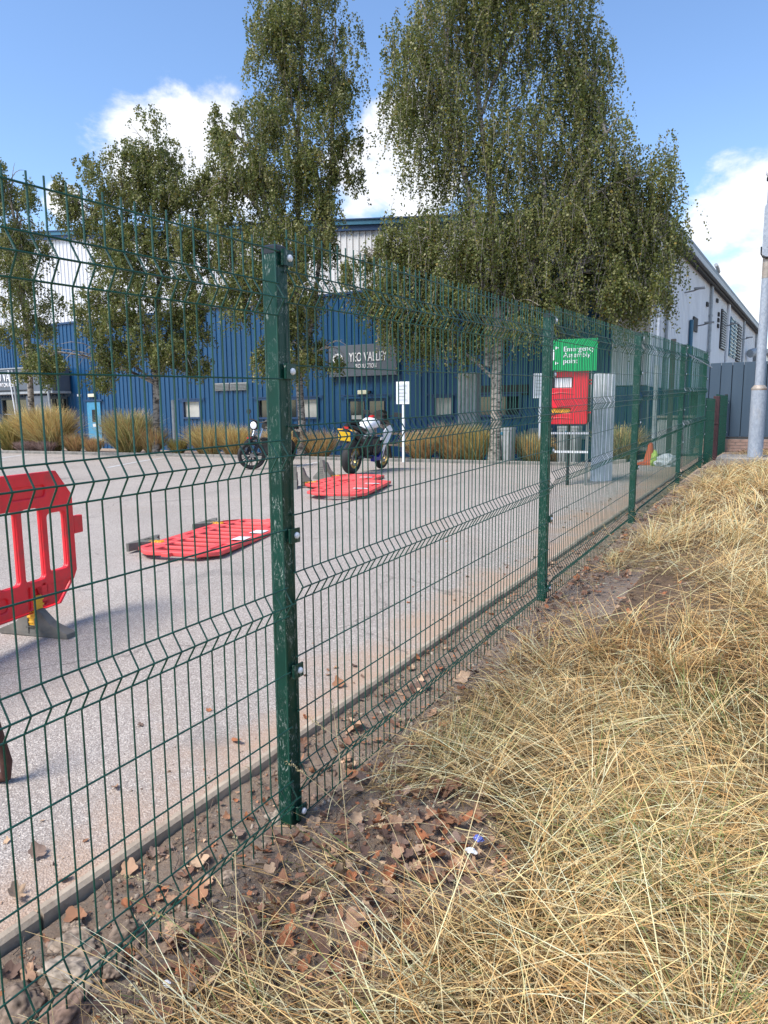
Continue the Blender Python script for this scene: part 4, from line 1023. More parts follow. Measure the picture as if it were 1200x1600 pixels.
def sport_bike():
    t = empty('sport_motorcycle', (0, 0, 0), 0, 'white and black sport motorcycle with a yellow plate seen from behind', 'motorcycle')
    wheel(t, 0, .315, .19, M['gold']); wheel(t, 1.40, .30, .12, M['gold'])
    mb = MB(); body(mb, [(-.33, .93, .04, .035), (-.2, .92, .09, .055), (0., .89, .12, .07), (.2, .85, .13, .08), (.38, .80, .10, .06)]); mb.build('tail_fairing', M['helmet'], t)
    mb = MB(); body(mb, [(-.18, .965, .05, .012), (.0, .955, .07, .02), (.22, .90, .06, .015)]); mb.build('tail_stripe', M['wpaint'], t)
    mb = MB(); body(mb, [(-.24, .99, .05, .02), (-.1, .985, .10, .03), (.05, .96, .11, .03)]); mb.build('pillion_seat', M['black'], t)
    mb = MB(); body(mb, [(.05, .90, .12, .03), (.25, .86, .14, .035), (.45, .84, .10, .035)]); mb.build('seat', M['black'], t)
    mb = MB(); body(mb, [(.40, .87, .08, .06), (.52, .93, .15, .10), (.70, .97, .17, .11), (.88, .96, .15, .09), (.98, .92, .08, .05)]); mb.build('fuel_tank', M['wpaint'], t)
    mb = MB(); body(mb, [(.72, 1.09, .045, .02), (.8, 1.10, .05, .025)]); mb.build('tank_badge', M['lens'], t)
    for s in (-1, 1):
        P = [(.92, .80), (1.10, .90), (1.26, .94), (1.34, .84), (1.22, .66), (1.10, .50), (.97, .26), (.86, .24), (.99, .50), (.98, .66)]
        mb = MB(); n = len(P); vs = [(x, s*.19, z) for x, z in P]+[(x, s*(.23 if .5 < z < .9 else .20), z) for x, z in P]
        mb.add(vs, [tuple(range(n)), tuple(range(2*n-1, n-1, -1))]+[(i, i+n, (i+1) % n+n, (i+1) % n) for i in range(n)]); bevel(mb.build('side_fairing', M['wpaint'], t), .008)
        mb = MB(); P = [(.80, .30), (1.02, .45), (.95, .26), (.60, .22), (.56, .34)]; mb.prism(P, s*.12, s*.20); mb.build('belly_pan', M['bpaint'], t)
        mb = MB(); mb.tube([(1.40, s*.10, .30), (1.26, s*.10, .66), (1.14, s*.10, .98)], [.03, .028, .026], 10); mb.build('fork_leg', M['steel'], t)
        mb = MB(); mb.tube([(0, s*.11, .315), (.25, s*.11, .36), (.5, s*.10, .42)], [.03, .035, .04], 8); mb.build('swingarm', M['black'], t)
        mb = MB(); mb.tube([(1.12, s*.10, .97), (1.08, s*.30, .96), (1.02, s*.36, .95)], .017, 8); mb.build('handlebar', M['black'], t)
        mb = MB(); mb.tube([(1.30, s*.12, 1.10), (1.24, s*.30, 1.14)], .009, 6); mb.build('mirror_stalk', M['black'], t)
        mb = MB(); mb.bbox((1.24, s*.36, 1.15), (.03, .16, .09)); mb.build('mirror', M['black'], t)
        mb = MB(); mb.tube([(-.30, s*.06, .86), (-.32, s*.17, .85)], [.009, .02], 8); mb.build('indicator', M['yellow'], t)
    mb = MB(); body(mb, [(1.05, 1.03, .16, .09), (1.25, 1.02, .17, .13), (1.42, .95, .11, .12), (1.54, .88, .03, .04)]); mb.build('nose_fairing', M['helmet'], t)
    mb = MB(); body(mb, [(1.08, 1.14, .12, .07), (1.25, 1.16, .12, .07), (1.40, 1.05, .08, .03)]); mb.build('screen', M['helmet'], t)
    mb = MB(); mb.bbox((.75, 0, .52), (.42, .30, .36)); mb.bbox((.92, 0, .42), (.2, .34, .2)); mb.tube([(.68, -.17, .45), (.68, .17, .45)], .1, 14); mb.build('engine', M['black'], t)
    mb = MB(); mb.tube([(.7, -.14, .3), (.3, -.16, .33), (.12, -.18, .62), (-.22, -.16, .80)], [.03, .03, .045, .05], 12); mb.build('exhaust', M['soffit'], t)
    mb = MB(); mb.tube([(-.22, -.16, .80), (-.27, -.16, .82)], [.042, .038], 12); mb.build('exhaust_tip', M['black'], t)
    mb = MB(); body(mb, [(-.1, .52, .06, .02), (.1, .63, .08, .03), (.3, .60, .06, .03)]); mb.tube([(.1, 0, .72), (.3, 0, .50)], .04, 8); mb.build('rear_hugger', M['black'], t)
    mb = MB(); mb.box(-.345, -.335, -.05, .05, .62, .90); mb.tube([(-.3, 0, .9), (-.36, 0, .72)], .02, 6); mb.build('plate_bracket', M['black'], t)
    mb = MB(); mb.box(-.006, .006, -.125, .125, -.085, .085); pl = mb.build('number_plate', M['plate'], t, (-.37, 0, .74), (0, R(-14), 0)); bevel(pl, .002)
    mb = MB(); mb.box(-.01, .01, -.06, .06, -.02, .02); mb.build('tail_lamp', M['lens'], t, (-.345, 0, .90))
    mb = MB(); body(mb, [(1.18, .63, .06, .02), (1.4, .64, .07, .03), (1.62, .56, .06, .02)]); mb.build('front_mudguard', M['wpaint'], t)
    mb = MB(); mb.tube([(.55, .14, .3), (.52, .3, .02)], .012, 6); mb.build('side_stand', M['steel'], t)
    return t
sb = sport_bike(); sb.location = (-7.36, 11.45, .272); sb.rotation_euler = (R(5), 0, math.atan2(.99, -.10)); 
def naked_bike():
    t = empty('naked_motorcycle', (0, 0, 0), 0, 'black naked motorcycle with round headlight behind the near fence post', 'motorcycle')
    wheel(t, 0, .30, .15, M['black'], 0, 7); wheel(t, 1.38, .30, .11, M['black'], R(-45), 7)
    mb = MB(); body(mb, [(-.32, .90, .03, .03), (-.2, .87, .09, .05), (0., .82, .12, .06), (.3, .77, .14, .05), (.5, .78, .11, .05)]); mb.build('seat', M['black'], t)
    mb = MB(); body(mb, [(.45, .82, .07, .05), (.6, .90, .14, .10), (.8, .93, .15, .11), (.95, .90, .08, .06)]); mb.build('fuel_tank', M['helmet'], t)
    mb = MB(); mb.bbox((.68, 0, .47), (.4, .28, .34)); mb.tube([(.62, -.17, .42), (.62, .17, .42)], .11, 14)
    for k in range(5): mb.bbox((.83, 0, .50+k*.035), (.2, .26, .012))
    mb.build('engine', M['black'], t)
    for s in (-1, 1):
        mb = MB(); mb.tube([(1.42, s*.09, .34), (1.28, s*.09, .62)], .033, 10); mb.build('fork_lower', M['black'], t)
        mb = MB(); mb.tube([(1.28, s*.09, .62), (1.17, s*.09, .86)], .021, 10); mb.build('fork_tube', M['chrome'], t)
        mb = MB(); mb.tube([(0, s*.1, .3), (.3, s*.11, .35), (.5, s*.1, .4)], .028, 8); mb.build('swingarm', M['black'], t)
        mb = MB(); mb.tube([(1.12, 0, .98), (1.1, s*.2, 1.03), (1.0, s*.38, 1.02)], .014, 8); mb.build('handlebar', M['black'], t)
        mb = MB(); mb.tube([(1.05, s*.28, 1.03), (1.07, s*.32, 1.17)], .007, 6); mb.tube([(1.06, s*.34, 1.19), (1.08, s*.34, 1.19)], .055, 12); mb.build('mirror', M['black'], t)
        mb = MB(); mb.tube([(0.05, s*.13, .35), (.12, s*.13, .7)], .022, 8); mb.build('shock_absorber', M['steel'], t)
    mb = MB(); mb.lathe([(.0001, -.1), (.06, -.09), (.095, -.03), (.1, .03)], 18, Matrix.Translation((1.33, 0, .93)) @ Matrix.Rotation(PI/2, 4, 'Y')); mb.build('headlamp_shell', M['black'], t)
    mb = MB(); mb.lathe([(.0001, .045), (.05, .04), (.078, .03)], 18, Matrix.Translation((1.335, 0, .93)) @ Matrix.Rotation(PI/2, 4, 'Y')); mb.build('headlamp_lens', M['wpaint'], t)
    mb = MB(); body(mb, [(1.12, .63, .06, .03), (1.36, .67, .08, .04), (1.6, .58, .05, .02)]); mb.build('front_mudguard', M['black'], t)
    mb = MB(); mb.bbox((1.5, 0, .67), (.08, .06, .03)); mb.build('red_badge', M['lens'], t)
    mb = MB(); mb.tube([(.7, -.13, .25), (.3, -.16, .25), (-.15, -.17, .35)], [.02, .03, .045], 10); mb.build('exhaust', M['black'], t)
    mb = MB(); mb.box(-.36, -.34, -.09, .09, .62, .75); mb.bbox((-.33, 0, .84), (.05, .12, .06)); mb.build('tail_unit', M['black'], t)
    return t
nb = naked_bike()
d_ = Vector((-.09, .996, 0)).normalized(); fp = Vector((-9.92, 11.55, 0)); rp = fp+d_*1.38
nb.location = (rp.x, rp.y, .27); nb.rotation_euler = (R(-5), 0, math.atan2(-d_.y, -d_.x))

# ---------------------------------------------------------------- birch trees
def tube_path(p0, p1, bend, n=7):
    p0, p1 = Vector(p0), Vector(p1); out = []
    for i in range(n):
        t = i/(n-1); p = p0.lerp(p1, t); out.append(p+Vector(bend)*math.sin(PI*t)); 
    return out
def birch(base, trunks, blobs, nleaf, label, seed, droop=1., tints=None, r0=.14):
    r_ = np.random.default_rng(seed); rnd = random.Random(seed)
    t = empty('birch_tree', base, 0, label, 'tree'); B = Vector(base)
    tips = []; mb = MB()
    for k, (tops, rr, bend) in enumerate(trunks):
        top = Vector(tops)-B; pts = []; n = 12
        for i in range(n):
            u = i/(n-1); p = (Vector((0, 0, -.2)) if k == 0 else (Vector(trunks[0][0])-B)*.2).lerp(top, u)+Vector(bend)*math.sin(PI*u)
            p += Vector((rnd.uniform(-.04, .04), rnd.uniform(-.04, .04), 0)); pts.append(p)
        mb.tube(pts, [rr*(1.25 if i == 0 else 1)*(1-.85*i/(n-1))+.012 for i in range(n)], 10); tips.append(pts)
    mb.build('trunk', M['bark'], t)
    lb = MB(); cents = []
    for (x, y, z, rx, rz) in blobs:
        c = Vector((x, y, z))-B; best = None
        for pts in tips:
            for p in pts[2:]:
                d = (p-c-Vector((0, 0, -rz*.9))).length+.3*abs(p.z-(c.z-rz))
                if best is None or d < best[0]: best = (d, p)
        s = best[1]; mid = tube_path(s, c+Vector((0, 0, rz*.3)), (0, 0, .25), 6); lb.tube(mid, [.045*(1-.7*i/5)+.008 for i in range(6)], 6)
        for q in range(9):
            v = Vector((rnd.gauss(0, 1), rnd.gauss(0, 1), rnd.gauss(0.2, 1))).normalized(); e = c+Vector((v.x*rx, v.y*rx, v.z*rz))*rnd.uniform(.6, .98)
            st = mid[rnd.randint(2, 5)]
            lb.tube(tube_path(st, e, (0, 0, rnd.uniform(0, .3)), 5), [.018, .014, .011, .008, .004], 4, cap=False)
    lb.build('limb', M['bark'], t)
    # leaves on hanging strands
    areas = np.array([b[3]*b[4] for b in blobs]); areas /= areas.sum()
    C_, T_ = [], []
    per = 26
    tw = []
    for bi, (x, y, z, rx, rz) in enumerate(blobs):
        ns = max(8, int(nleaf*areas[bi]/per))
        v = r_.normal(size=(ns, 3)); v /= np.linalg.norm(v, axis=1)[:, None]; rad = r_.random(ns)**(1/2.4)
        # clumpy: pull strands to a set of twig clusters
        nc = max(5, ns//14); cl = r_.normal(size=(nc, 3)); cl /= np.linalg.norm(cl, axis=1)[:, None]; cl *= (r_.random(nc)**.42)[:, None]
        o = v*rad[:, None]; pick = cl[r_.integers(0, nc, ns)]; o = o*.3+pick*.84
        o *= np.array([rx, rx, rz])*1.1
        o += np.array([x, y, z+rz*.2])-np.array(base)
        L = r_.uniform(.12, .75, ns)*droop*(rz/1.4)**.5
        s = np.linspace(0, 1, per)[None, :]*np.ones((ns, 1))
        az = r_.uniform(0, 2*PI, ns); outd = r_.uniform(.1, .7, ns)
        px = o[:, 0:1]+np.cos(az)[:, None]*outd[:, None]*np.sqrt(s)*L[:, None]; py = o[:, 1:2]+np.sin(az)[:, None]*outd[:, None]*np.sqrt(s)*L[:, None]
        pz = o[:, 2:3]-(s**1.15)*L[:, None]
        P = np.stack([px, py, pz], 2); P += r_.normal(scale=.035, size=P.shape)
        tone = r_.random(ns)[:, None]*np.ones((1, per)); C_.append(P.reshape(-1, 3)); T_.append(tone.ravel())
        for i in range(0, ns, 2): tw.append(np.stack([px[i, ::6], py[i, ::6], pz[i, ::6]], 1))
    P = np.concatenate(C_); tone = np.concatenate(T_); n = len(P)
    ax = r_.normal(size=(n, 3)); ax[:, 2] -= .9; ax /= np.linalg.norm(ax, axis=1)[:, None]
    nn = r_.normal(size=(n, 3)); sd_ = np.cross(ax, nn); sd_ /= np.linalg.norm(sd_, axis=1)[:, None]
    ln = r_.uniform(.045, .078, n)[:, None]; wd = ln*r_.uniform(.36, .5, n)[:, None]
    V = np.stack([P, P+ax*ln*.4+sd_*wd, P+ax*ln, P+ax*ln*.4-sd_*wd], 1).reshape(-1, 3)
    Q = np.arange(4*n).reshape(n, 4)
    base_c = np.array([[.095, .125, .032], [.15, .175, .046], [.215, .225, .07], [.30, .28, .115]])
    idx = np.clip((tone*2.4+r_.normal(scale=.7, size=n)), 0, 2.99); i0 = idx.astype(int); fr = (idx-i0)[:, None]
    tc_ = base_c[i0]*(1-fr)+base_c[np.minimum(i0+1, 3)]*fr
    yl = r_.random(n) < .02; tc_[yl] = np.array([.30, .22, .04])
    tc_ = np.repeat(tc_, 4, axis=0)
    me = np_mesh('crown', V, Q, M['leaf'], tc_); link('crown', me, t)
    # fine hanging twigs as slim ribbons
    tv, tq = [], []; k = 0
    for w_ in tw:
        m = len(w_); tv.append(w_); w2 = w_.copy(); w2[:, 0] += .006; w2[:, 1] += .004; tv.append(w2)
        for j in range(m-1): tq.append((k+j, k+j+1, k+m+j+1, k+m+j))
        k += 2*m
    me = np_mesh('hanging_twigs', np.concatenate(tv), np.array(tq), M['bark']); o = link('hanging_twigs', me, t)
    return t
birch((-6.75, 17.45, .1), [((-8.6, 19.2, 12.6), .15, (.45, 0, 0)), ((-9.3, 17.7, 12.5), .07, (.5, 0, -.3)), ((-4.4, 19.6, 8.8), .07, (.0, 0, .5))],
 [(-8.51,18.24,11.10,1.50,2.00),(-9.30,17.57,9.78,1.00,1.50),(-8.33,17.88,8.28,1.33,1.83),(-6.65,19.36,11.41,1.83,1.83),(-5.56,19.78,10.08,1.00,1.83),(-6.30,19.03,8.10,1.50,2.00),(-7.59,17.88,5.63,1.50,1.67),(-5.98,18.78,5.45,1.50,1.83),(-4.90,19.59,6.60,1.17,2.34),(-3.92,20.24,7.09,1.00,1.50),(-3.52,20.20,5.43,0.83,1.83),(-4.35,19.61,4.77,1.00,1.33),(-8.26,17.36,4.81,1.00,1.33),(-6.61,18.17,3.97,1.83,1.00),(-3.59,19.97,4.27,0.67,0.83),(-9.27,16.77,4.82,1.00,1.17),(-10.16,16.31,5.16,0.50,0.50),(-7.5,18.6,12.9,1.8,1.3),(-9.7,16.7,4.5,.8,.6),(-9.0,17.1,3.4,1.1,.8),(-7.9,17.8,3.5,1.,.7),(-8.9,17.0,5.9,.8,1.0)],
 250000, 'tallest weeping birch with dense hanging foliage right of centre', 21, 1.5)
birch((-12.3, 16.6, .13), [((-12.3, 17.2, 13.5), .11, (-.2, 0, 0)), ((-11.5, 17.5, 12), .06, (.3, 0, 0)), ((-13.5, 16.2, 8.8), .045, (-.1, 0, 0))],
 [(-13.97,15.65,7.48,0.79,0.88),(-13.64,15.39,4.69,0.79,0.88),(-14.13,15.79,8.88,0.70,0.79),(-11.20,17.39,8.33,0.53,1.06),(-12.36,17.35,12.17,1.58,1.41),(-12.86,16.78,10.43,1.23,1.58),(-11.63,17.46,10.25,1.06,1.41),(-13.33,16.14,8.17,1.23,1.58),(-12.11,16.84,8.16,1.23,1.41),(-12.44,16.34,6.25,1.41,1.23),(-13.11,15.92,4.86,1.06,1.23),(-12.02,16.29,4.50,1.06,1.06),(-11.55,16.91,6.59,0.53,1.23),(-11.25,16.6,3.1,0.75,0.45),(-13.96,15.63,6.09,0.88,1.06),(-12.38,15.93,2.93,0.88,0.88)],
 118000, 'slender open birch rising behind the near fence post', 31, 1.)
birch((-17.0, 15.4, .2), [((-16.3, 15.9, 8.6), .10, (-.25, 0, 0)), ((-17.6, 15.2, 8.), .05, (-.1, 0, 0))],
 [(-15.00,15.79,6.28,0.82,1.10),(-14.94,16.07,7.73,0.64,0.73),(-18.40,13.98,7.22,0.73,0.92),(-18.92,12.99,3.05,0.73,0.73),(-16.58,15.48,8.54,1.11,1.29),(-17.33,14.93,7.81,1.29,1.11),(-15.86,15.72,7.43,1.11,1.11),(-17.37,14.80,5.98,1.29,1.29),(-16.22,15.18,5.42,1.66,1.29),(-17.76,14.54,4.52,1.11,1.11),(-16.58,14.87,3.59,1.66,0.92),(-15.20,15.62,4.50,0.92,1.11),(-17.98,14.45,2.87,0.92,0.74),(-15.58,15.26,3.03,0.92,0.74)],
 98000, 'small round-headed birch left of the near post, in front of the blue door', 41, .7)
birch((-21.5, 14.4, .25), [((-21.2, 14.2, 8.4), .10, (0, 0, 0)), ((-20.7, 13.8, 7.), .05, (0, 0, 0))],
 [(-21.0,13.8,8.00,0.9,1.14),(-20.5,13.83,6.87,0.95,1.14),(-20.82,13.78,5.56,1.33,1.33),(-20.41,13.81,4.24,1.14,1.14),(-20.49,13.94,2.92,0.95,0.76),(-22.0,14.2,6.5,1.2,1.6)],
 30000, 'birch cut off by the left edge of the view, over the entrance canopy', 51, .7)

# ---------------------------------------------------------------- ornamental grasses in the bed
def blades(P, L, az, el0, drop, w, seg, tint, r_, jit=.25, taper=True, kink=0.):
    """curved ribbon blades; P (n,3); returns V, Q, T"""
    n = len(P); pts = np.zeros((n, seg+1, 3)); pts[:, 0] = P; el = el0.copy(); a = az.copy(); step = L/seg
    for i in range(seg):
        d = np.stack([np.cos(el)*np.cos(a), np.cos(el)*np.sin(a), np.sin(el)], 1); pts[:, i+1] = pts[:, i]+d*step[:, None]
        el = el-drop/seg*(.5+i/seg); a = a+r_.normal(scale=jit, size=n)/seg
        kk = r_.random(n) < kink; a = a+kk*r_.normal(scale=.7, size=n); el = el+kk*r_.normal(scale=.35, size=n)
    side = np.stack([-np.sin(az), np.cos(az), r_.normal(scale=.5, size=n)], 1); side /= np.linalg.norm(side, axis=1)[:, None]
    V = np.zeros((n, seg+1, 2, 3))
    for i in range(seg+1):
        ww = w*((1-.8*(i/seg)**1.5) if taper else 1); V[:, i, 0] = pts[:, i]-side*ww[:, None]/2; V[:, i, 1] = pts[:, i]+side*ww[:, None]/2
    V = V.reshape(-1, 3); b = np.arange(n)[:, None]*(2*(seg+1)); i = np.arange(seg)[None, :]*2; a0 = (b+i).ravel()
    Q = np.stack([a0, a0+1, a0+3, a0+2], 1); T_ = np.repeat(tint, 2*(seg+1), axis=0); return V, Q, T_
def tussock(x, y, r, h, n, seed, label, pal, name='ornamental_grass'):
    r_ = np.random.default_rng(seed); t = rng
    a = r_.uniform(0, 2*PI, n); q = np.sqrt(r_.random(n))*r*.45; P = np.stack([q*np.cos(a), q*np.sin(a)*.6, np.zeros(n)], 1)
    az = a+r_.normal(scale=.8, size=n); el = R(84)-np.abs(r_.normal(scale=.22, size=n))-q/r*.55; L = h*r_.uniform(.55, 1.1, n)
    pal = np.array(pal); k = r_.integers(0, len(pal), n); T_ = pal[k]*r_.uniform(.7, 1.25, n)[:, None]
    L = L*.88; az = az+r_.normal(scale=.7, size=n); T_ = T_*1.5*np.where(r_.random(n) < .3, .45, 1)[:, None]  # some blades tinted dark to paint shaded gaps inside the clump
    V, Q, TT = blades(P, L, az, el, r_.uniform(-.1, 1.2, n), r_.uniform(.010, .022, n), 4, np.minimum(T_*1.5, .85), r_)
    # blades darker at the foot, paler towards the tip
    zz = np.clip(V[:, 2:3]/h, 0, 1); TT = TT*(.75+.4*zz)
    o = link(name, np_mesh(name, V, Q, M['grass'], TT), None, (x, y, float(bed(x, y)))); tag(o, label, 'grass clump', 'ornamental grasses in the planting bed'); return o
STRAW = [(.50, .38, .18), (.42, .31, .14), (.34, .26, .11), (.36, .22, .10)]
GREEN = [(.13, .15, .05), (.2, .19, .07), (.34, .26, .1), (.26, .2, .08)]
RED = [(.34, .20, .11), (.40, .26, .14), (.28, .18, .1), (.46, .34, .17)]
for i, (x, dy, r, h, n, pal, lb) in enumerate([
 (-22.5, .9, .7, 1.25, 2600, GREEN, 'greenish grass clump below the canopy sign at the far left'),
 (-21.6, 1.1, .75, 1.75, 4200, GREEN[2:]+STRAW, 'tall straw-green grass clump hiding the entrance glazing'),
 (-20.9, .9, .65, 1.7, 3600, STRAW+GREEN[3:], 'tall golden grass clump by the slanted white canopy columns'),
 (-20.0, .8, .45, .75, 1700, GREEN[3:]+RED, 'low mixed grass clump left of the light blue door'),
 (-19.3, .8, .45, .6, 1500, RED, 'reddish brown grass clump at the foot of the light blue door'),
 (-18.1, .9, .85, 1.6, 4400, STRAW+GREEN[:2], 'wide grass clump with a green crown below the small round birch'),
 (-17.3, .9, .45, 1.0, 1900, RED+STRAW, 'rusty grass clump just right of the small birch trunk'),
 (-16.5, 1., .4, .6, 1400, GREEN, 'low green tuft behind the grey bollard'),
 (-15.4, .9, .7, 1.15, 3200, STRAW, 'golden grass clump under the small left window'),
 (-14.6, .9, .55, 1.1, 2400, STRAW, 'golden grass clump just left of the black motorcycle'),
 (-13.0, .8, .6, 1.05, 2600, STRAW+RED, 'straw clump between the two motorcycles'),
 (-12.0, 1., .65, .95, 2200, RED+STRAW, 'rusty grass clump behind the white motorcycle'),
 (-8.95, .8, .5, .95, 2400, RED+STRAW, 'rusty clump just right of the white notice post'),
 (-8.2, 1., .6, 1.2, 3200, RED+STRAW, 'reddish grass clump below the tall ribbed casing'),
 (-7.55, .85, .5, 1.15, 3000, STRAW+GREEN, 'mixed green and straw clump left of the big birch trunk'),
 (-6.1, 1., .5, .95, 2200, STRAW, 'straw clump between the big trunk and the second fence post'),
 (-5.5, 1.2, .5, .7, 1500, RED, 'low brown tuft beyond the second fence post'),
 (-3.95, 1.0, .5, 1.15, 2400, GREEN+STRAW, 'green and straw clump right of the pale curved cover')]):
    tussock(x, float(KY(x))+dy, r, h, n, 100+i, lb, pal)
for i, (x, w_) in enumerate([(-21.3, .7), (-20.6, .65)]):
    tussock(x, float(KY(x))+.35, w_, .42, 1800, 200+i, ['low dull mauve heather mound at the kerb below the canopy columns, left one', 'low dull mauve heather mound at the kerb below the canopy columns, right one'][i], [(.20, .14, .13), (.26, .19, .17), (.14, .1, .09)], 'heather_mound')


# ---------------------------------------------------------------- dry grass on the bank
def field(x, y, s, seed): return _bumps(x, y, s, seed)/2.2
BARE = [(-.98, 5.1, .46, .72, 1.), (-.45, 6.2, .45, .55, .7), (-1.03, 2.0, .25, .27, .97), (-1.0, 1.48, .18, .26, .9), (-.84, 1.9, .17, .22, .94)]
GREENP = [(-.31, 2.04, .25, .22), (-1.09, 2.62, .12, .16), (.1, 1.25, .3, .2), (-.2, 3.4, .3, .4), (.9, 4.2, .5, .5), (-1.25, 1.75, .12, .12), (.5, 2.2, .25, .25)]
def grass_layer(n, x0, x1, y0, y1, kind, wscale, seg, seed, vis=None):
    r_ = np.random.default_rng(seed); x = r_.uniform(x0, x1, n); y = r_.uniform(y0, y1, n)
    if kind == 3:      # blades radiating from common roots
        nt = max(4, n//70); tx = r_.uniform(x0, x1, nt); ty = r_.uniform(y0, y1, nt); ti = r_.integers(0, nt, n); x = tx[ti]+r_.normal(scale=.022, size=n); y = ty[ti]+r_.normal(scale=.022, size=n)
    keep = np.ones(n)
    keep *= np.clip((x+1.40+.10*field(x, y, 3., 9))/.2, 0, 1)*.9+.07
    keep *= 1-.22*(1-smf(-1.0, -.62, x+.12*field(x, y, 4., 71)))*(1-smf(2.2, 2.9, y))
    Ls = np.ones(n)
    for bx, by, rx, ry, k in BARE:
        d = ((x-bx)/rx)**2+((y-by)/ry)**2; e = k*np.exp(-d**1.5*.8); keep *= 1-e; Ls *= 1-.45*e
    keep *= np.clip(.82+.45*field(x, y, 2.6, 13), .25, 1)
    m = r_.random(n) < keep; x, y, Ls = x[m], y[m], Ls[m]; n = len(x)
    clump = np.clip(.5+.55*field(x, y, 1.9, 17), 0, 1)
    rampx = np.clip((x+1.4)/.5, .15, 1)
    mound = (.13*clump**1.3*(.55+.45*np.clip(.5+field(x, y, 5., 19)*.8, 0, 1))+.02)*rampx
    P = np.stack([x, y, bank(x, y)+mound*r_.random(n)*(1. if kind != 2 else .6)], 1)
    main = R(20)+1.9*field(x, y, .8, 23)+1.2*field(x, y, 2.0, 29)
    az = main+r_.normal(scale={0: 1.1, 1: .45, 2: 1.4, 3: .9}[kind], size=n)+np.where(r_.random(n) < .3, PI, 0)
    if kind == 0: el = R(8)+np.abs(r_.normal(scale=.2, size=n)); L = r_.uniform(.05, .34, n); drop = el+r_.uniform(-.1, .25, n); w = r_.uniform(.0014, .0038, n)
    elif kind == 1: el = R(20)+r_.normal(scale=.2, size=n); L = r_.uniform(.22, .60, n)*(.6+.5*clump); drop = el*.8+r_.uniform(-.15, .35, n); w = r_.uniform(.0014, .0034, n)
    elif kind == 3: el = R(42)+r_.normal(scale=.28, size=n); L = r_.uniform(.2, .5, n)*(.6+.5*clump); drop = el*r_.uniform(.5, 1.3, n); w = r_.uniform(.0014, .0032, n)
    else: el = R(70)+r_.normal(scale=.15, size=n); L = r_.uniform(.28, .6, n)*(.6+.4*clump); drop = r_.uniform(.0, .9, n); w = r_.uniform(.0014, .0026, n)
    L = L*np.clip((x+1.5)/.5, .45, 1)*Ls
    mx_ = P[:, 0]+np.cos(az)*L*.55; my_ = P[:, 1]+np.sin(az)*L*.55; q_ = np.ones(n)
    for bx, by, rx, ry, k in BARE: q_ *= 1-.85*k*np.exp(-(((mx_-bx)/rx)**2+((my_-by)/ry)**2)**1.5*.9)
    m = r_.random(n) < q_; x, y, P, az, el, L, drop, w = x[m], y[m], P[m], az[m], el[m], L[m], drop[m], w[m]; n = len(x)
    pal = np.array([(.72, .50, .21), (.84, .66, .37), (.62, .40, .15), (.50, .27, .08), (.38, .25, .11), (.20, .13, .07)])
    pr = np.array([.28, .22, .22, .12, .10, .06]); T_ = pal[r_.choice(6, n, p=pr)]
    om = np.clip(field(x, y, 1.2, 37), 0, 1)[:, None]*.55; T_ = T_*(1-om)+T_*np.array([1.05, .82, .62])*om
    gp = np.full(n, .035)
    for gx, gy, rx, ry in GREENP: gp = gp+.32*np.exp(-(((x-gx)/rx)**2+((y-gy)/ry)**2))
    g_ = r_.random(n) < gp; gc = np.array([(.13, .19, .045), (.2, .24, .07), (.27, .29, .1)]); T_[g_] = gc[r_.integers(0, 3, g_.sum())]
    if kind == 0: T_ = T_*np.where(r_.random(n) < .66, .36, 1.15)[:, None]*np.where(r_.random(n) < .5, 1, .8)[:, None]  # lowest layer mostly darkened: shade under the straw painted into the tint
    else: T_ = T_*1.32
    T_ = T_*.84+T_.mean(1, keepdims=True)*.16*np.array([1.1, 1., .85])
    T_ = np.minimum(T_*r_.uniform(.8, 1.15, n)[:, None], .85)
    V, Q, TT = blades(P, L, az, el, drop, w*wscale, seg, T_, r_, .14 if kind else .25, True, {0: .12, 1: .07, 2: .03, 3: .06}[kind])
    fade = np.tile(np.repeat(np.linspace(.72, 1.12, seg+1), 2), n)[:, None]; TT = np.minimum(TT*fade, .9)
    # never below the soil
    bz = bank(V[:, 0], V[:, 1])+.004; V[:, 2] = np.maximum(V[:, 2], bz+.006*r_.random(len(V))); return V, Q, TT
def merge(name, layers, mat, label=None):
    Vs, Qs, Ts = [], [], []; o_ = 0
    for V, Q, T_ in layers: Vs.append(V); Qs.append(Q+o_); Ts.append(T_); o_ += len(V)
    o = link(name, np_mesh(name, np.concatenate(Vs), np.concatenate(Qs), mat, np.concatenate(Ts))); tag(o, label, kind='stuff'); return o
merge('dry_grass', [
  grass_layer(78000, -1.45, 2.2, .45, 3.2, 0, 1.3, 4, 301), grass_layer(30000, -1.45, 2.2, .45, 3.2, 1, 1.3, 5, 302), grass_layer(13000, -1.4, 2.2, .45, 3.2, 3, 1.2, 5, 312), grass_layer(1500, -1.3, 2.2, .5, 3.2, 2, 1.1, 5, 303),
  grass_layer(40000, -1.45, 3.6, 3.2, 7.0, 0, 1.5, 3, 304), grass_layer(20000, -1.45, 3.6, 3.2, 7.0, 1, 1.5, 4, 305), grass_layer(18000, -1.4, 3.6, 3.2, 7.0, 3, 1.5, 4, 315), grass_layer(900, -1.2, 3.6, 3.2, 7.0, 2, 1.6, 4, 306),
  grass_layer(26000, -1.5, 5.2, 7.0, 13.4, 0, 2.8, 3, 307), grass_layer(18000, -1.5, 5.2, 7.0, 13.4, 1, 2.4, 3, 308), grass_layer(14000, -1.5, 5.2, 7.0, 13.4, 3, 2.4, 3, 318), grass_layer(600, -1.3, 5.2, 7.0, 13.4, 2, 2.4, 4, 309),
  grass_layer(9000, -1.5, 5.2, 13.4, 18.6, 0, 3.5, 3, 310)], M['grass'], 'sun-bleached long grass lying flat over the bank on the right')
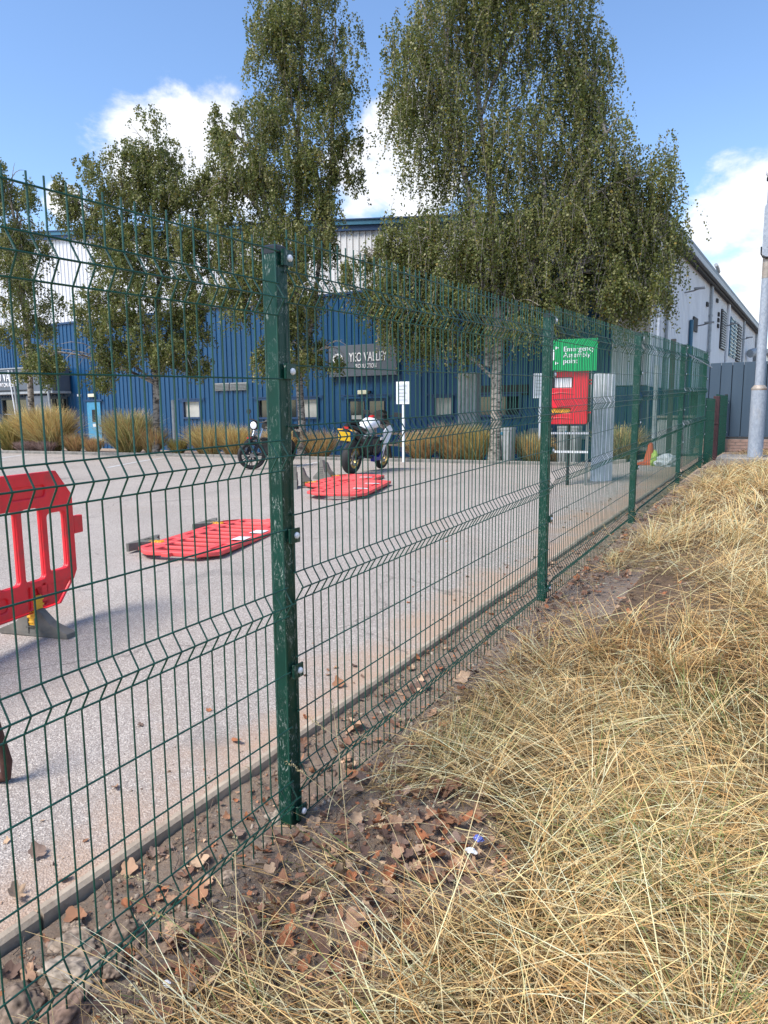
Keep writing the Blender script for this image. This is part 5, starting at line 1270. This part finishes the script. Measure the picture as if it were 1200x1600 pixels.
# seed heads on stout stalks
def seedheads(n, x0, x1, y0, y1, seed, s=1.):
    r_ = np.random.default_rng(seed); Vs, Qs, Ts = [], [], []; o_ = 0
    for i in range(n):
        x, y = r_.uniform(x0, x1), r_.uniform(y0, y1); z = float(bank(x, y))+.05; a = r_.uniform(0, 2*PI); el = r_.uniform(.15, 1.2); L = r_.uniform(.25, .5)
        p = np.array([x, y, z]); d = np.array([math.cos(a)*math.cos(el), math.sin(a)*math.cos(el), math.sin(el)])
        pts = [p]; 
        for k in range(8): d = d+np.array([0, 0, -.09]); d /= np.linalg.norm(d); pts.append(pts[-1]+d*L/8)
        side = np.cross(d, [0, 0, 1]); side /= np.linalg.norm(side)+1e-6
        V = []; Q = []
        for k in range(8):
            w = .0011*s; V += [pts[k]-side*w, pts[k]+side*w, pts[k+1]+side*w, pts[k+1]-side*w]; Q.append([4*k, 4*k+1, 4*k+2, 4*k+3])
        b = len(V); hd = pts[-1]; m = 34
        for k in range(m):
            c = hd+d*(k/m*.075-.02)+r_.normal(size=3)*.0022; e = d*.55+r_.normal(size=3)*.5; e /= np.linalg.norm(e); sd = np.cross(e, r_.normal(size=3)); sd /= np.linalg.norm(sd); l = r_.uniform(.006, .011)*s
            V += [c, c+e*l*.5+sd*l*.22, c+e*l, c+e*l*.5-sd*l*.22]; Q.append([b, b+1, b+2, b+3]); b += 4
        T_ = np.tile(np.array([.62, .5, .28])*r_.uniform(.8, 1.1), (len(V), 1)); Vs.append(np.array(V)); Qs.append(np.array(Q)+o_); Ts.append(T_); o_ += len(V)
    return np.concatenate(Vs), np.concatenate(Qs), np.concatenate(Ts)
merge('seed_heads', [seedheads(170, -1.2, 1.2, .7, 3., 401), seedheads(150, -1.2, 2.6, 3., 7., 402, 1.3)], M['grass'], 'feathery grass seed heads scattered through the dry grass')


# ---------------------------------------------------------------- litter, stones
def leaf_proto(seed, palm=True):
    r_ = np.random.default_rng(seed); n = 22; V = [(0, 0, 0)]; 
    curl = r_.uniform(.3, 1.3); tw = r_.uniform(-.9, .9)
    for ring in (.5, 1.):
        for k in range(n):
            a = 2*PI*k/n; rr = (.62+.38*abs(math.cos(2.5*(a-PI/2)))**.7 if palm else .55+.45*abs(math.sin(a)))*(1-.35*max(0, -math.sin(a))**2)
            rr *= ring*r_.uniform(.9, 1.08); x, y = rr*math.cos(a)*(1 if palm else .55), rr*math.sin(a)
            z = curl*.55*(x*x*abs(math.cos(tw))+y*y*.5)*(1+.25*math.sin(3*a+seed))+tw*.35*x*y+r_.normal()*.07*ring; V.append((x, y, z))
    T_ = []
    for k in range(n): T_.append((0, 1+k, 1+(k+1) % n))
    for k in range(n):
        a, b = 1+k, 1+(k+1) % n; T_ += [(a, a+n, b+n), (a, b+n, b)]
    return np.array(V), np.array(T_)
PRO = [leaf_proto(i, i % 3 != 2) for i in range(9)]
LCOL = np.array([(.34, .17, .095), (.44, .27, .17), (.24, .125, .08), (.16, .10, .075), (.50, .35, .23), (.38, .15, .07), (.26, .18, .14)])
def rotm(r_, n, flat=.45):
    out = np.zeros((n, 3, 3))
    for i in range(n):
        out[i] = np.array(Euler((r_.normal()*flat, r_.normal()*flat, r_.uniform(0, 2*PI))).to_matrix())
    return out
def litter_layer(n, fx, smin, smax, seed, lift=.012):
    r_ = np.random.default_rng(seed); P = fx(r_, n); Rm = rotm(r_, n); Vs, Qs, Ts = [], [], []; o_ = 0
    for i in range(n):
        V, T_ = PRO[r_.integers(0, 9)]; s = r_.uniform(smin, smax); W = (V*s) @ Rm[i].T+P[i]; 
        zb = bank(W[:, 0], W[:, 1])+.002 if P[i][0] > EDGE_X+.05 else TZ(W[:, 0], W[:, 1])+.003
        W[:, 2] += lift; W[:, 2] = np.maximum(W[:, 2], zb+.001*r_.random(len(W)))
        Vs.append(W); Qs.append(T_+o_); o_ += len(W); c = LCOL[r_.integers(0, 7)]*r_.uniform(.75, 1.2); Ts.append(np.tile(c, (len(W), 1))*r_.uniform(.9, 1.1, (len(W), 1)))
    return np.concatenate(Vs), np.concatenate(Qs), np.concatenate(Ts)
def fx_strip(r_, n):
    y = .4+r_.random(n)**1.5*11; x = r_.uniform(-1.80, -1.2, n); return np.stack([x, y, bank(x, y)], 1)
def fx_lot(r_, n):
    y = .5+r_.random(n)**1.3*9; x = EDGE_X-.03-np.abs(r_.normal(size=n))*.28; return np.stack([x, y, TZ(x, y)], 1)
def fx_bank(r_, n):
    k = r_.integers(0, 5, n); c = np.array([(-1.02, 1.98), (-.98, 1.52), (-.86, 1.9), (-1.1, 1.2), (-1.1, 5.3)])[k]; p = c+r_.normal(size=(n, 2))*np.where(k == 4, .45, .2)[:, None]; x = np.maximum(p[:, 0], -1.4); return np.stack([x, p[:, 1], bank(x, p[:, 1])], 1)
def fx_all(r_, n):
    y = .6+r_.random(n)*6; x = r_.uniform(-1.3, 1.0, n); return np.stack([x, y, bank(x, y)], 1)
merge('leaf_litter', [litter_layer(620, fx_strip, .010, .03, 501), litter_layer(2600, fx_strip, .003, .011, 502, .004), litter_layer(90, fx_lot, .005, .024, 503, .004), litter_layer(560, fx_bank, .008, .034, 504, .03), litter_layer(1800, fx_bank, .003, .01, 506, .006), litter_layer(200, fx_all, .015, .03, 505, .03)], M['litter'], 'brown fallen leaves and crumbs strewn along the fence foot')
# twigs
tb = MB(); r_ = random.Random(5)
for i in range(420):
    y = .5+r_.random()**1.5*9; x = r_.uniform(-1.8, -1.1); a = r_.uniform(0, PI); L = r_.uniform(.04, .16); z = float(bank(x, y))+.012
    tb.tube([(x, y, z), (x+L*.5*math.cos(a), y+L*.5*math.sin(a), z+r_.uniform(0, .02)), (x+L*math.cos(a+.3), y+L*math.sin(a+.3), z+r_.uniform(-.005, .02))], [.002, .0018, .001], 4, cap=False)
o = tb.build('twigs', M['wood']); tag(o, 'thin broken twigs lying in the dirt under the fence', kind='stuff')
# the largest leaves, one by one
r_ = np.random.default_rng(77)
LM = []
for i, (V, T_) in enumerate(PRO):
    c = LCOL[i % 7]; LM.append(np_mesh('fallen_leaf', V, T_, M['litter'], np.tile(c, (len(V), 1)), smooth=True))
spots = [(-1.50, 1.42, .05), (-1.42, 1.28, .06), (-1.36, 1.18, .055), (-1.55, 1.12, .045), (-1.62, 1.55, .04), (-1.66, 1.30, .045), (-1.60, 1.72, .04), (-1.72, 2.2, .05), (-1.55, 2.35, .045), (-1.45, 2.25, .04), (-1.66, 2.6, .05), (-1.5, 2.7, .05), (-1.6, 3.1, .06), (-1.45, 3.3, .05),
 (-1.0, 1.98, .045), (-1.06, 1.92, .04), (-.98, 2.1, .045), (-1.05, 2.06, .04), (-.84, 1.9, .04), (-1.02, 1.54, .05), (-.95, 1.46, .05), (-1.04, 1.42, .055), (-.93, 1.6, .04), (-1.16, 1.3, .045), (-.9, 2.0, .035), (-1.3, 1.6, .04), (-1.7, 1.0, .05), (-1.76, 1.2, .04), (-1.8, 1.42, .035), (-1.52, .98, .06), (-1.38, 1.02, .05), (-1.97, 1.15, .035), (-2.02, 2.2, .04), (-2.1, 1.3, .035), (-1.95, 2.9, .04), (-2.2, 1.7, .03)]
for i, (x, y, s) in enumerate(spots):
    z = float(bank(x, y)) if x > EDGE_X+.03 else float(TZ(x, y))
    o = link('fallen_leaf', LM[i % 9], None, (x, y, z+.014), (r_.normal()*.3, r_.normal()*.3, r_.uniform(0, 6.3))); o.scale = (s, s, s)
    tag(o, 'curled brown dead leaf lying in the dirt by the fence', 'leaf', 'large dead leaves along the fence foot')
# stones
def stone(seed, sub=3):
    bm = bmesh.new(); bmesh.ops.create_icosphere(bm, subdivisions=sub, radius=1)
    for v in bm.verts:
        n_ = mnoise.noise(v.co*1.1+Vector((seed*3.1, 0, 0)))*.5+mnoise.noise(v.co*3+Vector((0, seed, 0)))*.16; v.co *= 1+n_
    return bm
SC = [(.30, .235, .18), (.22, .165, .125), (.36, .30, .24), (.25, .17, .13), (.15, .10, .075)]
for i, (x, y, s, f, lb) in enumerate([(-1.66, 1.13, .055, .5, 'long flat pale stone lying beside the edging at bottom left'), (-1.56, 1.20, .05, .7, 'rounded grey brown stone under the near mesh, right of the flat stone'), (-1.58, 1.05, .06, .6, 'broad pale rock under the near mesh below the flat stone'),
   (-1.50, .97, .06, .5, 'stone at the very bottom left corner under the mesh'), (-1.74, 1.17, .022, .9, 'small pinkish lump touching the concrete edging'), (-1.50, 1.12, .035, .8, 'grey angular stone between the two larger rocks'), (-1.55, 1.88, .03, .8, 'pale pebble just left of the near fence post foot'), (-1.62, 1.98, .024, .8, 'small pale pebble behind the near fence post'), (-1.47, 1.55, .03, .6, 'half buried stone under the mesh left of the near post'), (-1.60, .92, .06, .6, 'dusty rock at the left edge below the edging')]):
    bm = stone(i+3, 5); me = bpy.data.meshes.new('stone')
    for v in bm.verts: v.co *= 1+mnoise.fractal(v.co*4+Vector((i, 0, 0)), .8, 2.2, 5)*.10
    for f_ in bm.faces: f_.smooth = True
    for v in bm.verts: v.co = Vector((v.co.x*1.35, v.co.y*.9, v.co.z*f))
    bm.to_mesh(me); bm.free()
    a = me.attributes.new('tint', 'FLOAT_COLOR', 'POINT'); c = SC[i % 4]; rr = np.random.default_rng(i)
    cc = np.ones((len(me.vertices), 4), np.float32); cc[:, :3] = np.array(c)*np.array([.8+.55*mnoise.fractal(v.co*3, .7, 2, 5) for v in me.vertices])[:, None]; a.data.foreach_set('color', cc.ravel()); setmat(me, M['stonea'])
    o = link('stone', me, None, (x, y, float(bank(x, y))+s*f*.35), (0, 0, i*1.7)); o.scale = (s, s, s); tag(o, lb, 'stone', 'loose stones along the fence foot')
def gravel(n, fx, s0, s1, seed):
    r_ = np.random.default_rng(seed); P = fx(r_, n); ps = []
    for k in range(5):
        bm = stone(k+20, 1); ps.append((np.array([v.co for v in bm.verts]), np.array([[v.index for v in f.verts] for f in bm.faces]))); bm.free()
    Rm = rotm(r_, n, 1.); Vs, Qs, Ts = [], [], []; o_ = 0
    for i in range(n):
        V, T_ = ps[r_.integers(0, 5)]; s = s0+(s1-s0)*r_.random()**3; W = (V*s*np.array([1.2, 1, .7])) @ Rm[i].T+P[i]; Vs.append(W); Qs.append(T_+o_); o_ += len(W)
        Ts.append(np.tile(np.array(SC[r_.integers(0, 5)])*r_.uniform(.6, 1.15), (len(W), 1)))
    return np.concatenate(Vs), np.concatenate(Qs), np.concatenate(Ts)
merge('gravel', [gravel(3000, fx_strip, .003, .015, 601), gravel(9000, fx_strip, .0018, .006, 604), gravel(500, fx_lot, .0015, .006, 602), gravel(500, fx_bank, .003, .01, 603)], M['stonea'], 'small stones and clods in the dirt strip under the fence')
crumple('foil_wrapper', (-.82, 2.02, float(bank(-.82, 2.02))+.035), (.016, .012, .01), M['litblue'], 5, 'crumpled blue and silver wrapper in the dry grass, right of the leaf patch', 'wrapper')
crumple('silver_wrapper', (-.82, 1.96, float(bank(-.82, 1.96))+.035), (.018, .012, .006), M['bag'], 8, 'small silvery wrapper just below the blue one in the grass', 'wrapper')
crumple('litter_scrap', (-1.31, 1.13, float(bank(-1.31, 1.13))+.02), (.012, .008, .006), M['sticker'], 2, 'small white scrap of litter among the dead leaves at bottom left', 'litter')
